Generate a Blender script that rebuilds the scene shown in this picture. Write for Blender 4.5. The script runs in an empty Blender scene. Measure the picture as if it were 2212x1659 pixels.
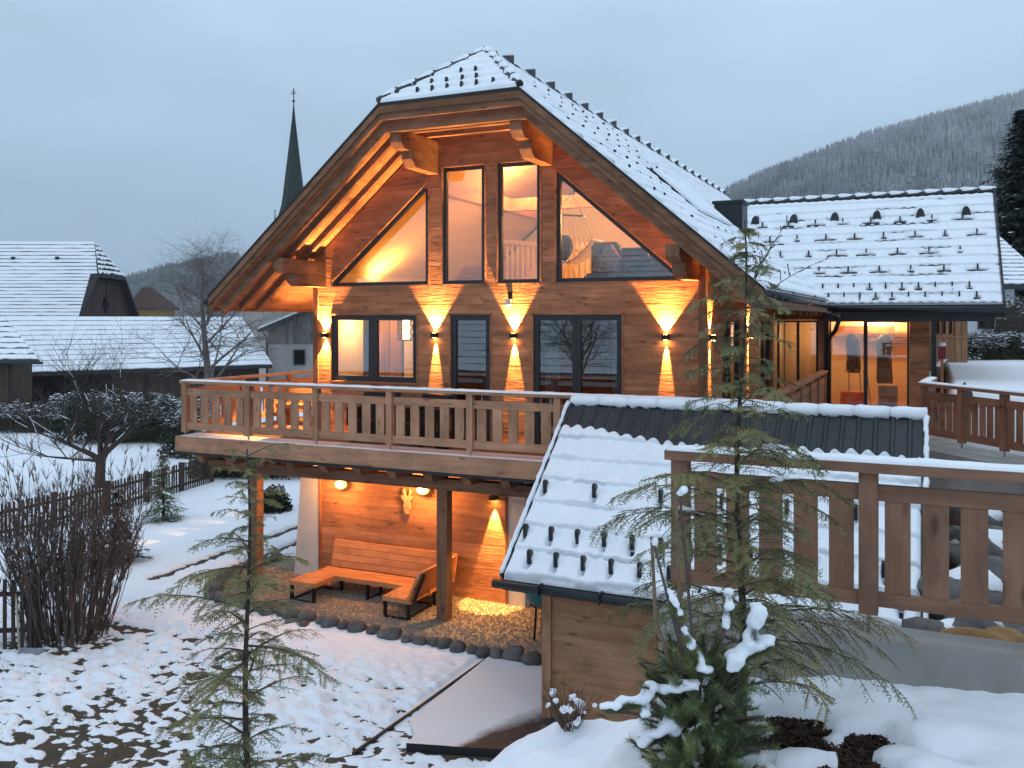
import bpy, bmesh, math, random
import numpy as np
from mathutils import Vector, Matrix
rnd = random.Random(7)
SC = bpy.context.scene
COL = SC.collection
# ------------------------------------------------------------------ camera
YAW = 24.75
CAM = Vector((11.34, -15.0, 2.26))
cd = bpy.data.cameras.new('camera'); cam = bpy.data.objects.new('camera', cd); COL.objects.link(cam)
cd.sensor_width = 36; cd.lens = 1950/2212*36
cd.shift_y = -139.5/2212
cd.clip_start = .05; cd.clip_end = 9000
cam.location = CAM; cam.rotation_euler = (math.radians(90), 0, math.radians(YAW))
SC.camera = cam
# ------------------------------------------------------------------ world, sun, exposure
SUN_EL, SUN_AZ = 4.0, 215.0
w = bpy.data.worlds.new('World'); SC.world = w; w.use_nodes = True
nt = w.node_tree; nt.nodes.clear()
def nd(t, kind, **kw):
    n = t.nodes.new(kind)
    for k, v in kw.items():
        if k.startswith('i_'):
            n.inputs[k[2:].replace('_', ' ')].default_value = v
        else: setattr(n, k, v)
    return n
out = nd(nt, 'ShaderNodeOutputWorld'); bg = nd(nt, 'ShaderNodeBackground'); bg2 = nd(nt, 'ShaderNodeBackground'); addsh = nd(nt, 'ShaderNodeAddShader')
sky = nd(nt, 'ShaderNodeTexSky', sky_type='NISHITA', sun_disc=False, sun_elevation=math.radians(SUN_EL), sun_rotation=math.radians(SUN_AZ), air_density=1.0, dust_density=2.0)
tc = nd(nt, 'ShaderNodeTexCoord'); sep = nd(nt, 'ShaderNodeSeparateXYZ'); nt.links.new(tc.outputs['Generated'], sep.inputs[0])
ramp = nd(nt, 'ShaderNodeValToRGB'); nt.links.new(sep.outputs['Z'], ramp.inputs[0])
e = ramp.color_ramp.elements
e[0].position = 0.0; e[0].color = (.285, .415, .555, 1)
e[1].position = 1.0; e[1].color = (.78, .94, 1.12, 1)
m = e.new(.33); m.color = (.455, .615, .79, 1)
cl = nd(nt, 'ShaderNodeTexNoise', i_Scale=2.2, i_Detail=5.0, i_Roughness=.5)
mp = nd(nt, 'ShaderNodeMapping'); mp.inputs['Scale'].default_value = (1, 1, 3.0)
nt.links.new(tc.outputs['Generated'], mp.inputs[0]); nt.links.new(mp.outputs[0], cl.inputs['Vector'])
cr = nd(nt, 'ShaderNodeMapRange'); cr.inputs['From Min'].default_value = .3; cr.inputs['From Max'].default_value = .7; cr.inputs['To Min'].default_value = .86; cr.inputs['To Max'].default_value = 1.10
nt.links.new(cl.outputs[0], cr.inputs[0])
mx = nd(nt, 'ShaderNodeVectorMath', operation='SCALE'); nt.links.new(ramp.outputs[0], mx.inputs[0]); nt.links.new(cr.outputs[0], mx.inputs['Scale'])
nt.links.new(mx.outputs[0], bg.inputs[0]); bg.inputs[1].default_value = 1.25
nt.links.new(sky.outputs[0], bg2.inputs[0]); bg2.inputs[1].default_value = .015
nt.links.new(bg.outputs[0], addsh.inputs[0]); nt.links.new(bg2.outputs[0], addsh.inputs[1]); nt.links.new(addsh.outputs[0], out.inputs[0])
sl = bpy.data.lights.new('overcast_sun', 'SUN'); sl.energy = .25; sl.angle = math.radians(60); sl.color = (1, .95, .9)
so = bpy.data.objects.new('overcast_sun', sl); COL.objects.link(so); so.location = (0, -20, 40)
so.rotation_euler = (math.radians(42), 0, math.radians(35))
vs = SC.view_settings; vs.view_transform = 'Standard'; vs.look = 'None'; vs.exposure = 0; vs.gamma = 1; vs.use_curve_mapping = False
SC.render.engine = 'CYCLES'
cy = SC.cycles
cy.use_denoising = True; cy.max_bounces = 6; cy.diffuse_bounces = 3; cy.glossy_bounces = 3; cy.transmission_bounces = 4; cy.transparent_max_bounces = 10
cy.caustics_reflective = False; cy.caustics_refractive = False; cy.sample_clamp_indirect = 4
# ------------------------------------------------------------------ noise
def _h(ix, iy, s):
    n = (ix.astype(np.int64)*374761393 + iy.astype(np.int64)*668265263 + s*1274126177) & 0xffffffff
    n = ((n ^ (n >> 13))*1274126177) & 0xffffffff
    return ((n ^ (n >> 16)) & 0xffff)/65535.0
def vnoise(x, y, s=0):
    ix = np.floor(x); iy = np.floor(y); fx = x-ix; fy = y-iy
    fx = fx*fx*fx*(fx*(fx*6-15)+10); fy = fy*fy*fy*(fy*(fy*6-15)+10)
    a = _h(ix, iy, s); b = _h(ix+1, iy, s); c = _h(ix, iy+1, s); d = _h(ix+1, iy+1, s)
    return (a*(1-fx)+b*fx)*(1-fy)+(c*(1-fx)+d*fx)*fy
def fbm(x, y, s=0, o=4, g=.5):
    t = 0; a = 1; n = 0
    for k in range(o):
        t = t+a*vnoise(x*2**k+17.3*k, y*2**k-9.1*k, s+k); n += a; a *= g
    return t/n
def sm(a, b, x):
    t = np.clip((x-a)/(b-a), 0, 1); return t*t*(3-2*t)
# ------------------------------------------------------------------ materials
MATS = {}
def mat(name, col=None, rough=.8, metal=0, var=.0, vscale=3.0, bump=0, bscale=20, col2=None, rand=.0, emit=None, estr=0, stretch=(1, 1, 1), detail=5.0, spec=.3, lo=.35, hi=.65):
    if name in MATS: return MATS[name]
    ma = bpy.data.materials.new(name); ma.use_nodes = True; t = ma.node_tree; p = t.nodes['Principled BSDF']
    p.inputs['Roughness'].default_value = rough; p.inputs['Metallic'].default_value = metal; p.inputs['Specular IOR Level'].default_value = spec
    c = (*col, 1); c2 = (*(col2 or [v*.6 for v in col]), 1)
    tcn = nd(t, 'ShaderNodeTexCoord'); oi = nd(t, 'ShaderNodeObjectInfo')
    off = nd(t, 'ShaderNodeVectorMath', operation='MULTIPLY_ADD'); off.inputs[0].default_value = (37, 19, 53)
    sc = nd(t, 'ShaderNodeVectorMath', operation='SCALE'); sc.inputs[0].default_value = (37, 19, 53); t.links.new(oi.outputs['Random'], sc.inputs['Scale'])
    ad = nd(t, 'ShaderNodeVectorMath', operation='ADD'); t.links.new(tcn.outputs['Object'], ad.inputs[0]); t.links.new(sc.outputs[0], ad.inputs[1])
    t.nodes.remove(off)
    mpn = nd(t, 'ShaderNodeMapping'); mpn.inputs['Scale'].default_value = stretch; t.links.new(ad.outputs[0], mpn.inputs[0])
    nz = nd(t, 'ShaderNodeTexNoise', i_Scale=vscale, i_Detail=detail, i_Roughness=.6); t.links.new(mpn.outputs[0], nz.inputs['Vector'])
    mr = nd(t, 'ShaderNodeMapRange'); mr.inputs['From Min'].default_value = lo; mr.inputs['From Max'].default_value = hi; t.links.new(nz.outputs[0], mr.inputs[0])
    mixn = nd(t, 'ShaderNodeMix', data_type='RGBA'); mixn.inputs[6].default_value = c; mixn.inputs[7].default_value = c2; t.links.new(mr.outputs[0], mixn.inputs[0])
    src = mixn.outputs[2]
    if rand:
        hv = nd(t, 'ShaderNodeHueSaturation'); mv = nd(t, 'ShaderNodeMapRange'); mv.inputs['To Min'].default_value = 1-rand; mv.inputs['To Max'].default_value = 1+rand
        t.links.new(oi.outputs['Random'], mv.inputs[0]); t.links.new(mv.outputs[0], hv.inputs['Value']); t.links.new(src, hv.inputs['Color']); src = hv.outputs[0]
    t.links.new(src, p.inputs['Base Color'])
    if bump:
        nb = nd(t, 'ShaderNodeTexNoise', i_Scale=bscale, i_Detail=4.0, i_Roughness=.6); t.links.new(mpn.outputs[0], nb.inputs['Vector'])
        bn = nd(t, 'ShaderNodeBump'); bn.inputs['Strength'].default_value = bump; bn.inputs['Distance'].default_value = .02; t.links.new(nb.outputs[0], bn.inputs['Height']); t.links.new(bn.outputs[0], p.inputs['Normal'])
    if emit:
        p.inputs['Emission Color'].default_value = (*emit, 1); p.inputs['Emission Strength'].default_value = estr
    MATS[name] = ma; return ma
AX = {'x': (.12, 1, 1), 'y': (1, .12, 1), 'z': (1, 1, .12)}
def weather(ma, axis):
    """broad weathering and dark knots over the grain"""
    t = ma.node_tree; p = t.nodes['Principled BSDF']; src = p.inputs['Base Color'].links[0].from_socket
    vec = [n for n in t.nodes if n.type == 'VECT_MATH' and n.operation == 'ADD'][0].outputs[0]
    n1_ = nd(t, 'ShaderNodeTexNoise', i_Scale=1.7, i_Detail=4.0, i_Roughness=.65); t.links.new(vec, n1_.inputs['Vector'])
    m1 = nd(t, 'ShaderNodeMapRange'); m1.inputs['From Min'].default_value = .3; m1.inputs['From Max'].default_value = .7; m1.inputs['To Min'].default_value = .78; m1.inputs['To Max'].default_value = 1.3; t.links.new(n1_.outputs[0], m1.inputs[0])
    mp_ = nd(t, 'ShaderNodeMapping'); mp_.inputs['Scale'].default_value = {'x': (2.2, 7, 7), 'y': (7, 2.2, 7), 'z': (7, 7, 2.2)}[axis]; t.links.new(vec, mp_.inputs[0])
    vo = nd(t, 'ShaderNodeTexVoronoi', i_Scale=1.0); t.links.new(mp_.outputs[0], vo.inputs['Vector'])
    m2 = nd(t, 'ShaderNodeMapRange'); m2.inputs['From Min'].default_value = .05; m2.inputs['From Max'].default_value = .22; m2.inputs['To Min'].default_value = .45; m2.inputs['To Max'].default_value = 1; t.links.new(vo.outputs['Distance'], m2.inputs[0])
    mm = nd(t, 'ShaderNodeMath', operation='MULTIPLY'); t.links.new(m1.outputs[0], mm.inputs[0]); t.links.new(m2.outputs[0], mm.inputs[1])
    sc = nd(t, 'ShaderNodeVectorMath', operation='SCALE'); t.links.new(src, sc.inputs[0]); t.links.new(mm.outputs[0], sc.inputs['Scale']); t.links.new(sc.outputs[0], p.inputs['Base Color'])
def wood(kind, axis):
    n = 'wood_%s_along_%s' % (kind, axis)
    pr = {'siding': ((.46, .215, .108), (.225, .100, .050), .14), 'rail': ((.44, .245, .150), (.30, .155, .09), .13), 'beam': ((.27, .145, .085), (.14, .072, .042), .14), 'dark': ((.23, .118, .066), (.135, .066, .037), .13),
          'bench': ((.55, .26, .12), (.42, .18, .075), .08), 'near': ((.29, .160, .105), (.18, .096, .062), .14), 'shed': ((.36, .20, .115), (.24, .12, .06), .1), 'barn': ((.085, .06, .046), (.035, .026, .022), .2), 'grey': ((.15, .14, .135), (.07, .065, .06), .22), 'terrace': ((.30, .15, .095), (.19, .09, .056), .14)}[kind]
    m_ = mat(n, pr[0], rough=.75, vscale=9, bump=.35, bscale=26, col2=pr[1], rand=pr[2], stretch=AX[axis], spec=.2, detail=8, lo=.3, hi=.7)
    if not m_.get('weathered'): weather(m_, axis); m_['weathered'] = 1
    return m_
SNOW = mat('snow', (.82, .85, .89), rough=.7, col2=(.76, .79, .84), vscale=1.4, bump=.35, bscale=14, spec=.2)
SNOWR = mat('roof_snow', (.80, .84, .88), rough=.7, col2=(.75, .79, .84), vscale=2.5, bump=.2, bscale=11, spec=.2)
TILE = mat('anthracite_tile', (.035, .039, .043), rough=.5, col2=(.024, .027, .03), vscale=6, rand=.15)
METAL = mat('dark_metal', (.02, .024, .028), rough=.4, metal=.4, col2=(.03, .034, .037), vscale=5)
FRAME = mat('window_frame_grey', (.024, .028, .033), rough=.45, col2=(.03, .034, .04), vscale=5)
PLASTER = mat('white_plaster', (.66, .65, .62), rough=.9, col2=(.56, .55, .52), vscale=2, bump=.25, bscale=60)
CREAM = mat('cream_wall', (.74, .62, .45), rough=.9, col2=(.70, .57, .40), vscale=2)
CONC = mat('concrete', (.37, .355, .33), rough=.9, col2=(.22, .21, .195), vscale=1.6, bump=.25, bscale=40, lo=.3, hi=.7, detail=9, stretch=(1, 1, .55))
STONE = mat('basalt_stone', (.075, .072, .07), rough=.8, col2=(.13, .125, .12), vscale=8, rand=.3, bump=.5, bscale=14)
BARK = mat('bark', (.065, .05, .04), rough=.9, col2=(.035, .028, .024), vscale=14)
BRANCH = mat('bare_branch', (.125, .095, .082), rough=.9, col2=(.075, .056, .048), vscale=8)
BIRCH = mat('birch_bark', (.22, .19, .17), rough=.9, col2=(.09, .07, .065), vscale=6)
HEML = mat('hemlock_needles', (.28, .255, .10), rough=.6, col2=(.17, .17, .07), vscale=2.5, rand=.1)
HEMG = mat('hemlock_needles_deep', (.20, .205, .09), rough=.6, col2=(.11, .13, .06), vscale=3, rand=.1)
PINE = mat('pine_needles', (.075, .12, .055), rough=.55, col2=(.16, .18, .06), vscale=5)
SPRUCE = mat('spruce_needles', (.018, .028, .016), rough=.7, col2=(.010, .018, .012), vscale=1.2)
HEDGE = mat('hedge_leaves', (.02, .034, .02), rough=.7, col2=(.038, .045, .024), vscale=1.2)
def ground_mat():
    ma = mat('winter_lawn', (.085, .058, .045), rough=.95, col2=(.055, .050, .030), vscale=3.5, bump=.6, bscale=30, lo=.4, hi=.62); return ma
LAWN = ground_mat()
GRAV = mat('gravel', (.36, .29, .22), rough=.9, col2=(.16, .135, .115), vscale=60, bump=.8, bscale=70, rand=.25, detail=2)
def glass_mat():
    ma = bpy.data.materials.new('window_glass'); ma.use_nodes = True; t = ma.node_tree; t.nodes.clear()
    o = nd(t, 'ShaderNodeOutputMaterial'); tr = nd(t, 'ShaderNodeBsdfTransparent'); tr.inputs[0].default_value = (.93, .95, .94, 1)
    gl = nd(t, 'ShaderNodeBsdfGlossy'); gl.inputs['Roughness'].default_value = .0; gl.inputs[0].default_value = (1, 1, 1, 1)
    fr = nd(t, 'ShaderNodeFresnel'); fr.inputs[0].default_value = 1.75
    mul = nd(t, 'ShaderNodeMath', operation='MULTIPLY'); mul.inputs[1].default_value = 2.6; mul.use_clamp = True
    ms = nd(t, 'ShaderNodeMixShader'); t.links.new(fr.outputs[0], mul.inputs[0]); t.links.new(mul.outputs[0], ms.inputs[0])
    t.links.new(tr.outputs[0], ms.inputs[1]); t.links.new(gl.outputs[0], ms.inputs[2]); t.links.new(ms.outputs[0], o.inputs[0]); return ma
GLASS = glass_mat()
# ------------------------------------------------------------------ mesh helpers
class MB:
    def __init__(s): s.v = []; s.f = []
    def poly(s, pts):
        n = len(s.v); s.v += [tuple(p) for p in pts]; s.f.append(tuple(range(n, n+len(pts)))); return s
    def box(s, x0, x1, y0, y1, z0, z1):
        n = len(s.v)
        s.v += [(x0, y0, z0), (x1, y0, z0), (x1, y1, z0), (x0, y1, z0), (x0, y0, z1), (x1, y0, z1), (x1, y1, z1), (x0, y1, z1)]
        s.f += [tuple(n+i for i in q) for q in ((3, 2, 1, 0), (4, 5, 6, 7), (0, 1, 5, 4), (1, 2, 6, 5), (2, 3, 7, 6), (3, 0, 4, 7))]; return s
    def prism(s, pts, d):
        n = len(s.v); k = len(pts); d = Vector(d)
        s.v += [tuple(p) for p in pts]+[tuple(Vector(p)+d) for p in pts]
        s.f.append(tuple(range(n+k-1, n-1, -1))); s.f.append(tuple(range(n+k, n+2*k)))
        for i in range(k):
            j = (i+1) % k; s.f.append((n+i, n+j, n+k+j, n+k+i))
        return s
    def beam(s, p0, p1, w, h, up=(0, 0, 1)):
        p0 = Vector(p0); p1 = Vector(p1); d = (p1-p0).normalized(); up = Vector(up); a = d.cross(up).normalized(); b = a.cross(d)
        a *= w/2; b *= h/2
        return s.prism([p0-a-b, p0+a-b, p0+a+b, p0-a+b], p1-p0)
    def tube(s, pts, rads, n=6, cap=True):
        P = [Vector(p) for p in pts]; base = len(s.v); prev = None
        for i, p in enumerate(P):
            d = (P[min(i+1, len(P)-1)]-P[max(i-1, 0)])
            d = d.normalized() if d.length > 1e-9 else Vector((0, 0, 1))
            if prev is None: a = d.orthogonal().normalized()
            else:
                a = prev-d*prev.dot(d); a = a.normalized() if a.length > 1e-6 else d.orthogonal().normalized()
            prev = a; b = d.cross(a); r = rads[i] if hasattr(rads, '__len__') else rads
            for k in range(n):
                t = 2*math.pi*k/n; s.v.append(tuple(p+a*(r*math.cos(t))+b*(r*math.sin(t))))
        for i in range(len(P)-1):
            for k in range(n):
                q = base+i*n; s.f.append((q+k, q+(k+1) % n, q+n+(k+1) % n, q+n+k))
        if cap:
            s.f.append(tuple(base+k for k in reversed(range(n)))); q = base+(len(P)-1)*n; s.f.append(tuple(q+k for k in range(n)))
        return s
    def blob(s, c, r, seed=0, amp=.18, sub=2, sq=(1, 1, 1)):
        bm = bmesh.new(); bmesh.ops.create_icosphere(bm, subdivisions=sub, radius=1); n = len(s.v); bm.verts.index_update()
        rr = random.Random(seed); ph = [(rr.uniform(1, 3), rr.uniform(1, 3), rr.uniform(1, 3), rr.uniform(0, 6)) for _ in range(4)]
        for v in bm.verts:
            k = 1+amp*sum(math.sin(a*v.co.x*1.7+b*v.co.y*1.5+cc*v.co.z*1.6+p) for a, b, cc, p in ph)/2
            s.v.append((c[0]+v.co.x*r*k*sq[0], c[1]+v.co.y*r*k*sq[1], c[2]+v.co.z*r*k*sq[2]))
        for f in bm.faces: s.f.append(tuple(n+v.index for v in f.verts))
        bm.free(); return s
    def mesh(s, name, smooth=False):
        me = bpy.data.meshes.new(name); me.from_pydata(s.v, [], s.f); me.update()
        if smooth: me.polygons.foreach_set('use_smooth', [True]*len(me.polygons))
        return me
    def build(s, name, ma, parent=None, smooth=False, **kw):
        return link(name, s.mesh(name, smooth), ma, parent, **kw)
def link(name, me, ma, parent=None, loc=None, rot=None, **kw):
    o = bpy.data.objects.new(name, me); COL.objects.link(o)
    if ma and not me.materials: me.materials.append(ma)
    if parent: o.parent = parent
    if loc is not None: o.location = loc
    if rot is not None: o.rotation_euler = rot
    for k, v in kw.items(): o[k] = v
    return o
def thing(name, label, cat, loc=(0, 0, 0), rz=0, group=None):
    o = bpy.data.objects.new(name, None); COL.objects.link(o); o.empty_display_size = .2; o.location = loc; o.rotation_euler = (0, 0, rz)
    o['label'] = label; o['category'] = cat
    if group: o['group'] = group
    return o
def tag(o, label, cat, group=None):
    o['label'] = label; o['category'] = cat
    if group: o['group'] = group
    return o
def struct(o): o['kind'] = 'structure'; return o
def stuff(o): o['kind'] = 'stuff'; return o
def dup(root, loc, rz=None, label=None):
    r = root.copy(); COL.objects.link(r); r.location = loc
    if rz is not None: r.rotation_euler = (0, 0, rz)
    if label: r['label'] = label
    for ch in list(root.children):
        c = ch.copy(); COL.objects.link(c); c.parent = r
        for g in ch.children:
            d = g.copy(); COL.objects.link(d); d.parent = c
    return r
def gridmesh(name, X, Y, Zv, mask=None, smooth=True):
    """X,Y,Zv 2-D arrays of world coords; mask per cell keeps faces"""
    ny, nx = X.shape; V = np.stack([X, Y, Zv], -1).reshape(-1, 3)
    i = np.arange(ny*nx).reshape(ny, nx)
    F = np.stack([i[:-1, :-1], i[:-1, 1:], i[1:, 1:], i[1:, :-1]], -1).reshape(-1, 4)
    if mask is not None: F = F[mask.reshape(-1)]
    used = np.unique(F); re = np.full(len(V), -1, np.int64); re[used] = np.arange(len(used)); V = V[used]; F = re[F]
    me = bpy.data.meshes.new(name); me.vertices.add(len(V)); me.vertices.foreach_set('co', V.astype(np.float32).ravel())
    me.loops.add(F.size); me.loops.foreach_set('vertex_index', F.astype(np.int32).ravel())
    me.polygons.add(len(F)); me.polygons.foreach_set('loop_start', np.arange(0, F.size, 4, dtype=np.int32)); me.polygons.foreach_set('loop_total', np.full(len(F), 4, np.int32))
    me.polygons.foreach_set('use_smooth', np.full(len(F), smooth)); me.update(calc_edges=True); me.validate(); return me
def tri_mesh(name, V, F, smooth=False):
    V = np.asarray(V, np.float32); F = np.asarray(F, np.int32); k = F.shape[1]
    me = bpy.data.meshes.new(name); me.vertices.add(len(V)); me.vertices.foreach_set('co', V.ravel())
    me.loops.add(F.size); me.loops.foreach_set('vertex_index', F.ravel())
    me.polygons.add(len(F)); me.polygons.foreach_set('loop_start', np.arange(0, F.size, k, dtype=np.int32)); me.polygons.foreach_set('loop_total', np.full(len(F), k, np.int32))
    me.polygons.foreach_set('use_smooth', np.full(len(F), smooth)); me.update(calc_edges=True); return me
def frame_pt(r, t, z):
    """a far point r metres right of and t metres ahead of the camera's station, in world axes"""
    a = math.radians(YAW); return Vector((CAM.x+r*math.cos(a)-t*math.sin(a), CAM.y+r*math.sin(a)+t*math.cos(a), z))
def spot(name, loc, aim, power, size, blend=.15, col=(1, .47, .13), soft=.018):
    l = bpy.data.lights.new(name, 'SPOT'); l.energy = power; l.spot_size = math.radians(size); l.spot_blend = blend; l.color = col; l.shadow_soft_size = soft
    o = bpy.data.objects.new(name, l); COL.objects.link(o); o.location = loc; o.rotation_euler = Vector(aim).to_track_quat('-Z', 'Y').to_euler(); return o
def point(name, loc, power, col=(1, .55, .22), soft=.08):
    l = bpy.data.lights.new(name, 'POINT'); l.energy = power; l.color = col; l.shadow_soft_size = soft
    o = bpy.data.objects.new(name, l); COL.objects.link(o); o.location = loc; return o
# ================================================================== TERRAIN
POOL = [(5.22, -2.56), (5.30, -4.75), (5.62, -5.58), (6.72, -5.40), (7.4, -4.3), (7.4, -2.56)]
def ground_h(x, y):
    emb = np.interp(x, [4.9, 7.2, 8.27, 8.67, 9.06, 9.42, 9.75, 10.5, 12.6], [-3, -2.2, -1.30, -1.06, -.99, -.84, -.30, -.16, -.02])
    emb = emb+np.clip(.10*np.clip(-9.6-y, 0, 6), 0, np.clip(emb+3, 0, 1))
    k = sm(-7.2, -8.3, y)
    k = np.where(x > 9.6, sm(-8.55, -8.7, y), k)
    z = -3+(emb+3)*k
    # rock bank below the terrace
    bank = -1.25+.55*sm(-6, 1.4, y)
    z = np.where((x > 11.2) & (y > -8.7), np.maximum(z, -3+(bank+3)*sm(11.2, 11.6, x)), z)
    # raised meadow to the right, beyond the terrace
    up = (.86+.04*np.clip(y-4, 0, 60)*.25+.5*sm(14, 30, y)*sm(12, 22, x))
    kk = sm(11.48, 11.85, x)*sm(.5, 2.8, (y-1.55)+1.277*(x-12.73))
    z = z+(up-z)*kk
    # gentle natural roll
    z = z+.10*(fbm(x*.18, y*.18, 5, 3)-.5)*sm(6, 14, np.hypot(x-4, y+2))*np.where(x < 9, 1, .3)
    d = np.hypot(x-4, y)
    z = z-.0*d
    return z
def axis_coords(segs):
    out = []
    for a, b, st in segs: out += list(np.arange(a, b-1e-6, st))
    out.append(segs[-1][1]); return np.array(out)
xs = axis_coords([(-1700, -400, 130), (-400, -80, 20), (-80, -20, 2), (-20, -8, .2), (-8, 8.2, .042), (8.2, 13.2, .045), (13.2, 20, .25), (20, 60, 2), (60, 400, 20), (400, 1500, 110)])
ys = axis_coords([(-300, -60, 20), (-60, -20, 2), (-20, -13, .3), (-13, -8.6, .05), (-8.6, -1.9, .042), (-1.9, 2.5, .06), (2.5, 12, .16), (12, 40, .7), (40, 100, 3), (100, 400, 20), (400, 1950, 155)])
X, Y = np.meshgrid(xs, ys)
G = ground_h(X, Y)
dirt = gridmesh('ground', X[::3, ::3], Y[::3, ::3], G[::3, ::3]); struct(link('ground', dirt, LAWN))
# snow: a real sheet whose thickness falls under the soil where it has melted
def inpoly(x, y, P):
    r = np.zeros(x.shape, bool)
    for i in range(len(P)):
        (x0, y0), (x1, y1) = P[i], P[(i+1) % len(P)]
        c = ((y0 > y) != (y1 > y)) & (x < (x1-x0)*(y-y0)/(y1-y0+1e-12)+x0); r ^= c
    return r
n1 = fbm(X*5.6+Y*.8, Y*8.0, 11, 4, .65); n2 = fbm(X*.55, Y*.55, 23, 3); n3 = fbm(X*10, Y*11, 31, 2)
bare = sm(-2.3, -4.4, Y+.12*X*0)*sm(7.5, 4.8, X)*sm(-9, -2.5, X)        # the trampled lawn in front
bare = np.clip(bare*1.0+.35*sm(-4.5, -6.3, Y)*sm(8, 4, X)*sm(-6, 0, X), 0, 1.2)
thick = .034+.21*(n1-.5)+.12*(n2-.5)+.08*(n3-.5)
garden = .055+.03*(n1-.5)+.02*(n2-.5)
TH = garden*(1-np.clip(bare, 0, 1))+(thick-.022*(bare-1).clip(0))*np.clip(bare, 0, 1)
# two worn tracks on the lawn at the left of the house and specks
def track(p0, p1, wd, dep):
    p0 = np.array(p0); p1 = np.array(p1); d = p1-p0; L = np.hypot(*d); t = np.clip(((X-p0[0])*d[0]+(Y-p0[1])*d[1])/L**2, 0, 1)
    dist = np.hypot(X-p0[0]-t*d[0], Y-p0[1]-t*d[1])+.25*(n1-.5)
    return dep*sm(wd, wd*.3, dist)
TH = TH-track((-2.85, -1.5), (-3.0, 1.0), .20, .11)-track((-3.0, 1.0), (-3.1, 3.6), .20, .12)-track((-1.98, -1.2), (-2.1, 2.4), .17, .11)-track((-2.4, -3.9), (.6, -3.7), .3, .05)
TH = TH-.06*sm(1.2, .2, np.hypot(X+1.1, Y+4.6))*sm(.3, .55, n1)
TH = np.where(np.hypot(X, Y+2) > 26, .06, TH)
mound = (X > 7.2) & (Y < -7.0)
TH = np.where(mound, .10+.15*(fbm(X*1.7, Y*1.7, 41, 3)-.5)+.07*(fbm(X*5.0, Y*6.5, 44, 3)-.5)+.022*(fbm(X*17, Y*19, 46, 2)-.5)+.10*sm(9.6, 8.6, X)*(vnoise(X*5, Y*5, 47)-.4), TH)
mul = np.hypot((X-10.74)/.62, (Y+9.80)/.42)+.95*(fbm(X*4, Y*4, 51, 3)-.5)-.6*sm(.55, .75, vnoise(X*7, Y*7, 52))*(-1)
TH = TH-.20*sm(1.2, .8, mul)
TH = np.where((X > 11.2) & (Y > -8.6) & (Y < .9) & (G < .4), -.06+.12*(n1-.5), TH)
gx = [(-1.55, .9), (-1.75, -.4), (-1.35, -1.7), (-.3, -2.2), (6.5, -2.36), (6.5, .9)]
GRAVEL = inpoly(X, Y, gx)
TH = np.where(GRAVEL, -.12, TH)
TH = np.where(inpoly(X, Y, POOL), -.1, TH)
TH = np.where((X > .0) & (X < 9) & (Y > 0), -.1, TH)
TH = np.where((X > 5.0) & (X < 5.3) & (Y < -2.5) & (Y > -6.0) & (TH > 0), np.minimum(TH, .02), TH)
snowm = gridmesh('snow_cover', X, Y, G+TH); struct(link('snow_cover', snowm, SNOW))
# dead grass standing in and through the thin snow
gv = []; gf = []
for k in range(26000):
    x = rnd.uniform(-7.5, 5.0); y = rnd.uniform(-8.2, -2.5); h_ = rnd.uniform(.018, .06); a = rnd.uniform(0, 6.283); q = rnd.uniform(.003, .007); lx, ly = rnd.uniform(-.04, .04), rnd.uniform(-.04, .04); n = len(gv)
    gv += [(x-q*math.cos(a), y-q*math.sin(a), -3.01), (x+q*math.cos(a), y+q*math.sin(a), -3.01), (x+lx, y+ly, -3.0+h_)]; gf.append((n, n+1, n+2))
gv = np.array(gv); gz = ground_h(gv[:, 0], gv[:, 1])+3; gv[:, 2] += gz
stuff(link('grass', tri_mesh('grass', gv, gf), mat('dead_grass', (.17, .125, .06), rough=.9, col2=(.09, .10, .04), vscale=1.5)))
# gravel bed and its pebbles
gb = MB(); gb.poly([(x, y, -2.975) for x, y in gx]); struct(gb.build('gravel_bed', GRAV))
pv = []; pf = []
for k in range(9000):
    while True:
        x = rnd.uniform(-1.7, 6.4); y = rnd.uniform(-2.33, .2)
        if x > -1.2+.4*(y+1.2)**2*(y < -1.2)-.1: break
    r = rnd.uniform(.012, .03); n = len(pv); z = -2.965
    a = rnd.uniform(0, 3)
    pv += [(x+r*math.cos(a), y+r*math.sin(a), z), (x+r*math.cos(a+2.1), y+r*math.sin(a+2.1), z), (x+r*math.cos(a+4.2), y+r*math.sin(a+4.2), z), (x, y, z+r*.8)]
    pf += [(n, n+1, n+3), (n+1, n+2, n+3), (n+2, n, n+3)]
PEB = mat('pebbles', (.42, .34, .26), rough=.9, col2=(.18, .15, .125), vscale=45, detail=1)
stuff(link('pebbles', tri_mesh('pebbles', pv, pf), PEB))
# mulch under the hemlock
MUL = mat('bark_mulch', (.06, .032, .02), rough=.95, col2=(.022, .014, .011), vscale=40)
mv = []; mf = []
for k in range(3200):
    a = rnd.uniform(0, 6.28); q = math.sqrt(rnd.random()); x = 10.72+.55*q*math.cos(a); y = -9.78+.40*q*math.sin(a)
    z = float(ground_h(np.array([x]), np.array([y]))[0])+.02+.05*(1-q)*rnd.random(); L = rnd.uniform(.012, .035); b = rnd.uniform(0, 6.28); n = len(mv)
    dx, dy = L*math.cos(b), L*math.sin(b); wz = rnd.uniform(-.012, .012)
    mv += [(x-dx, y-dy, z-wz), (x+dx, y+dy, z+wz), (x+dx-dy*.3, y+dy+dx*.3, z+wz+.008), (x-dx-dy*.3, y-dy+dx*.3, z-wz+.008)]; mf.append((n, n+1, n+2, n+3))
stuff(link('mulch', tri_mesh('mulch', mv, mf), MUL))
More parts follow.
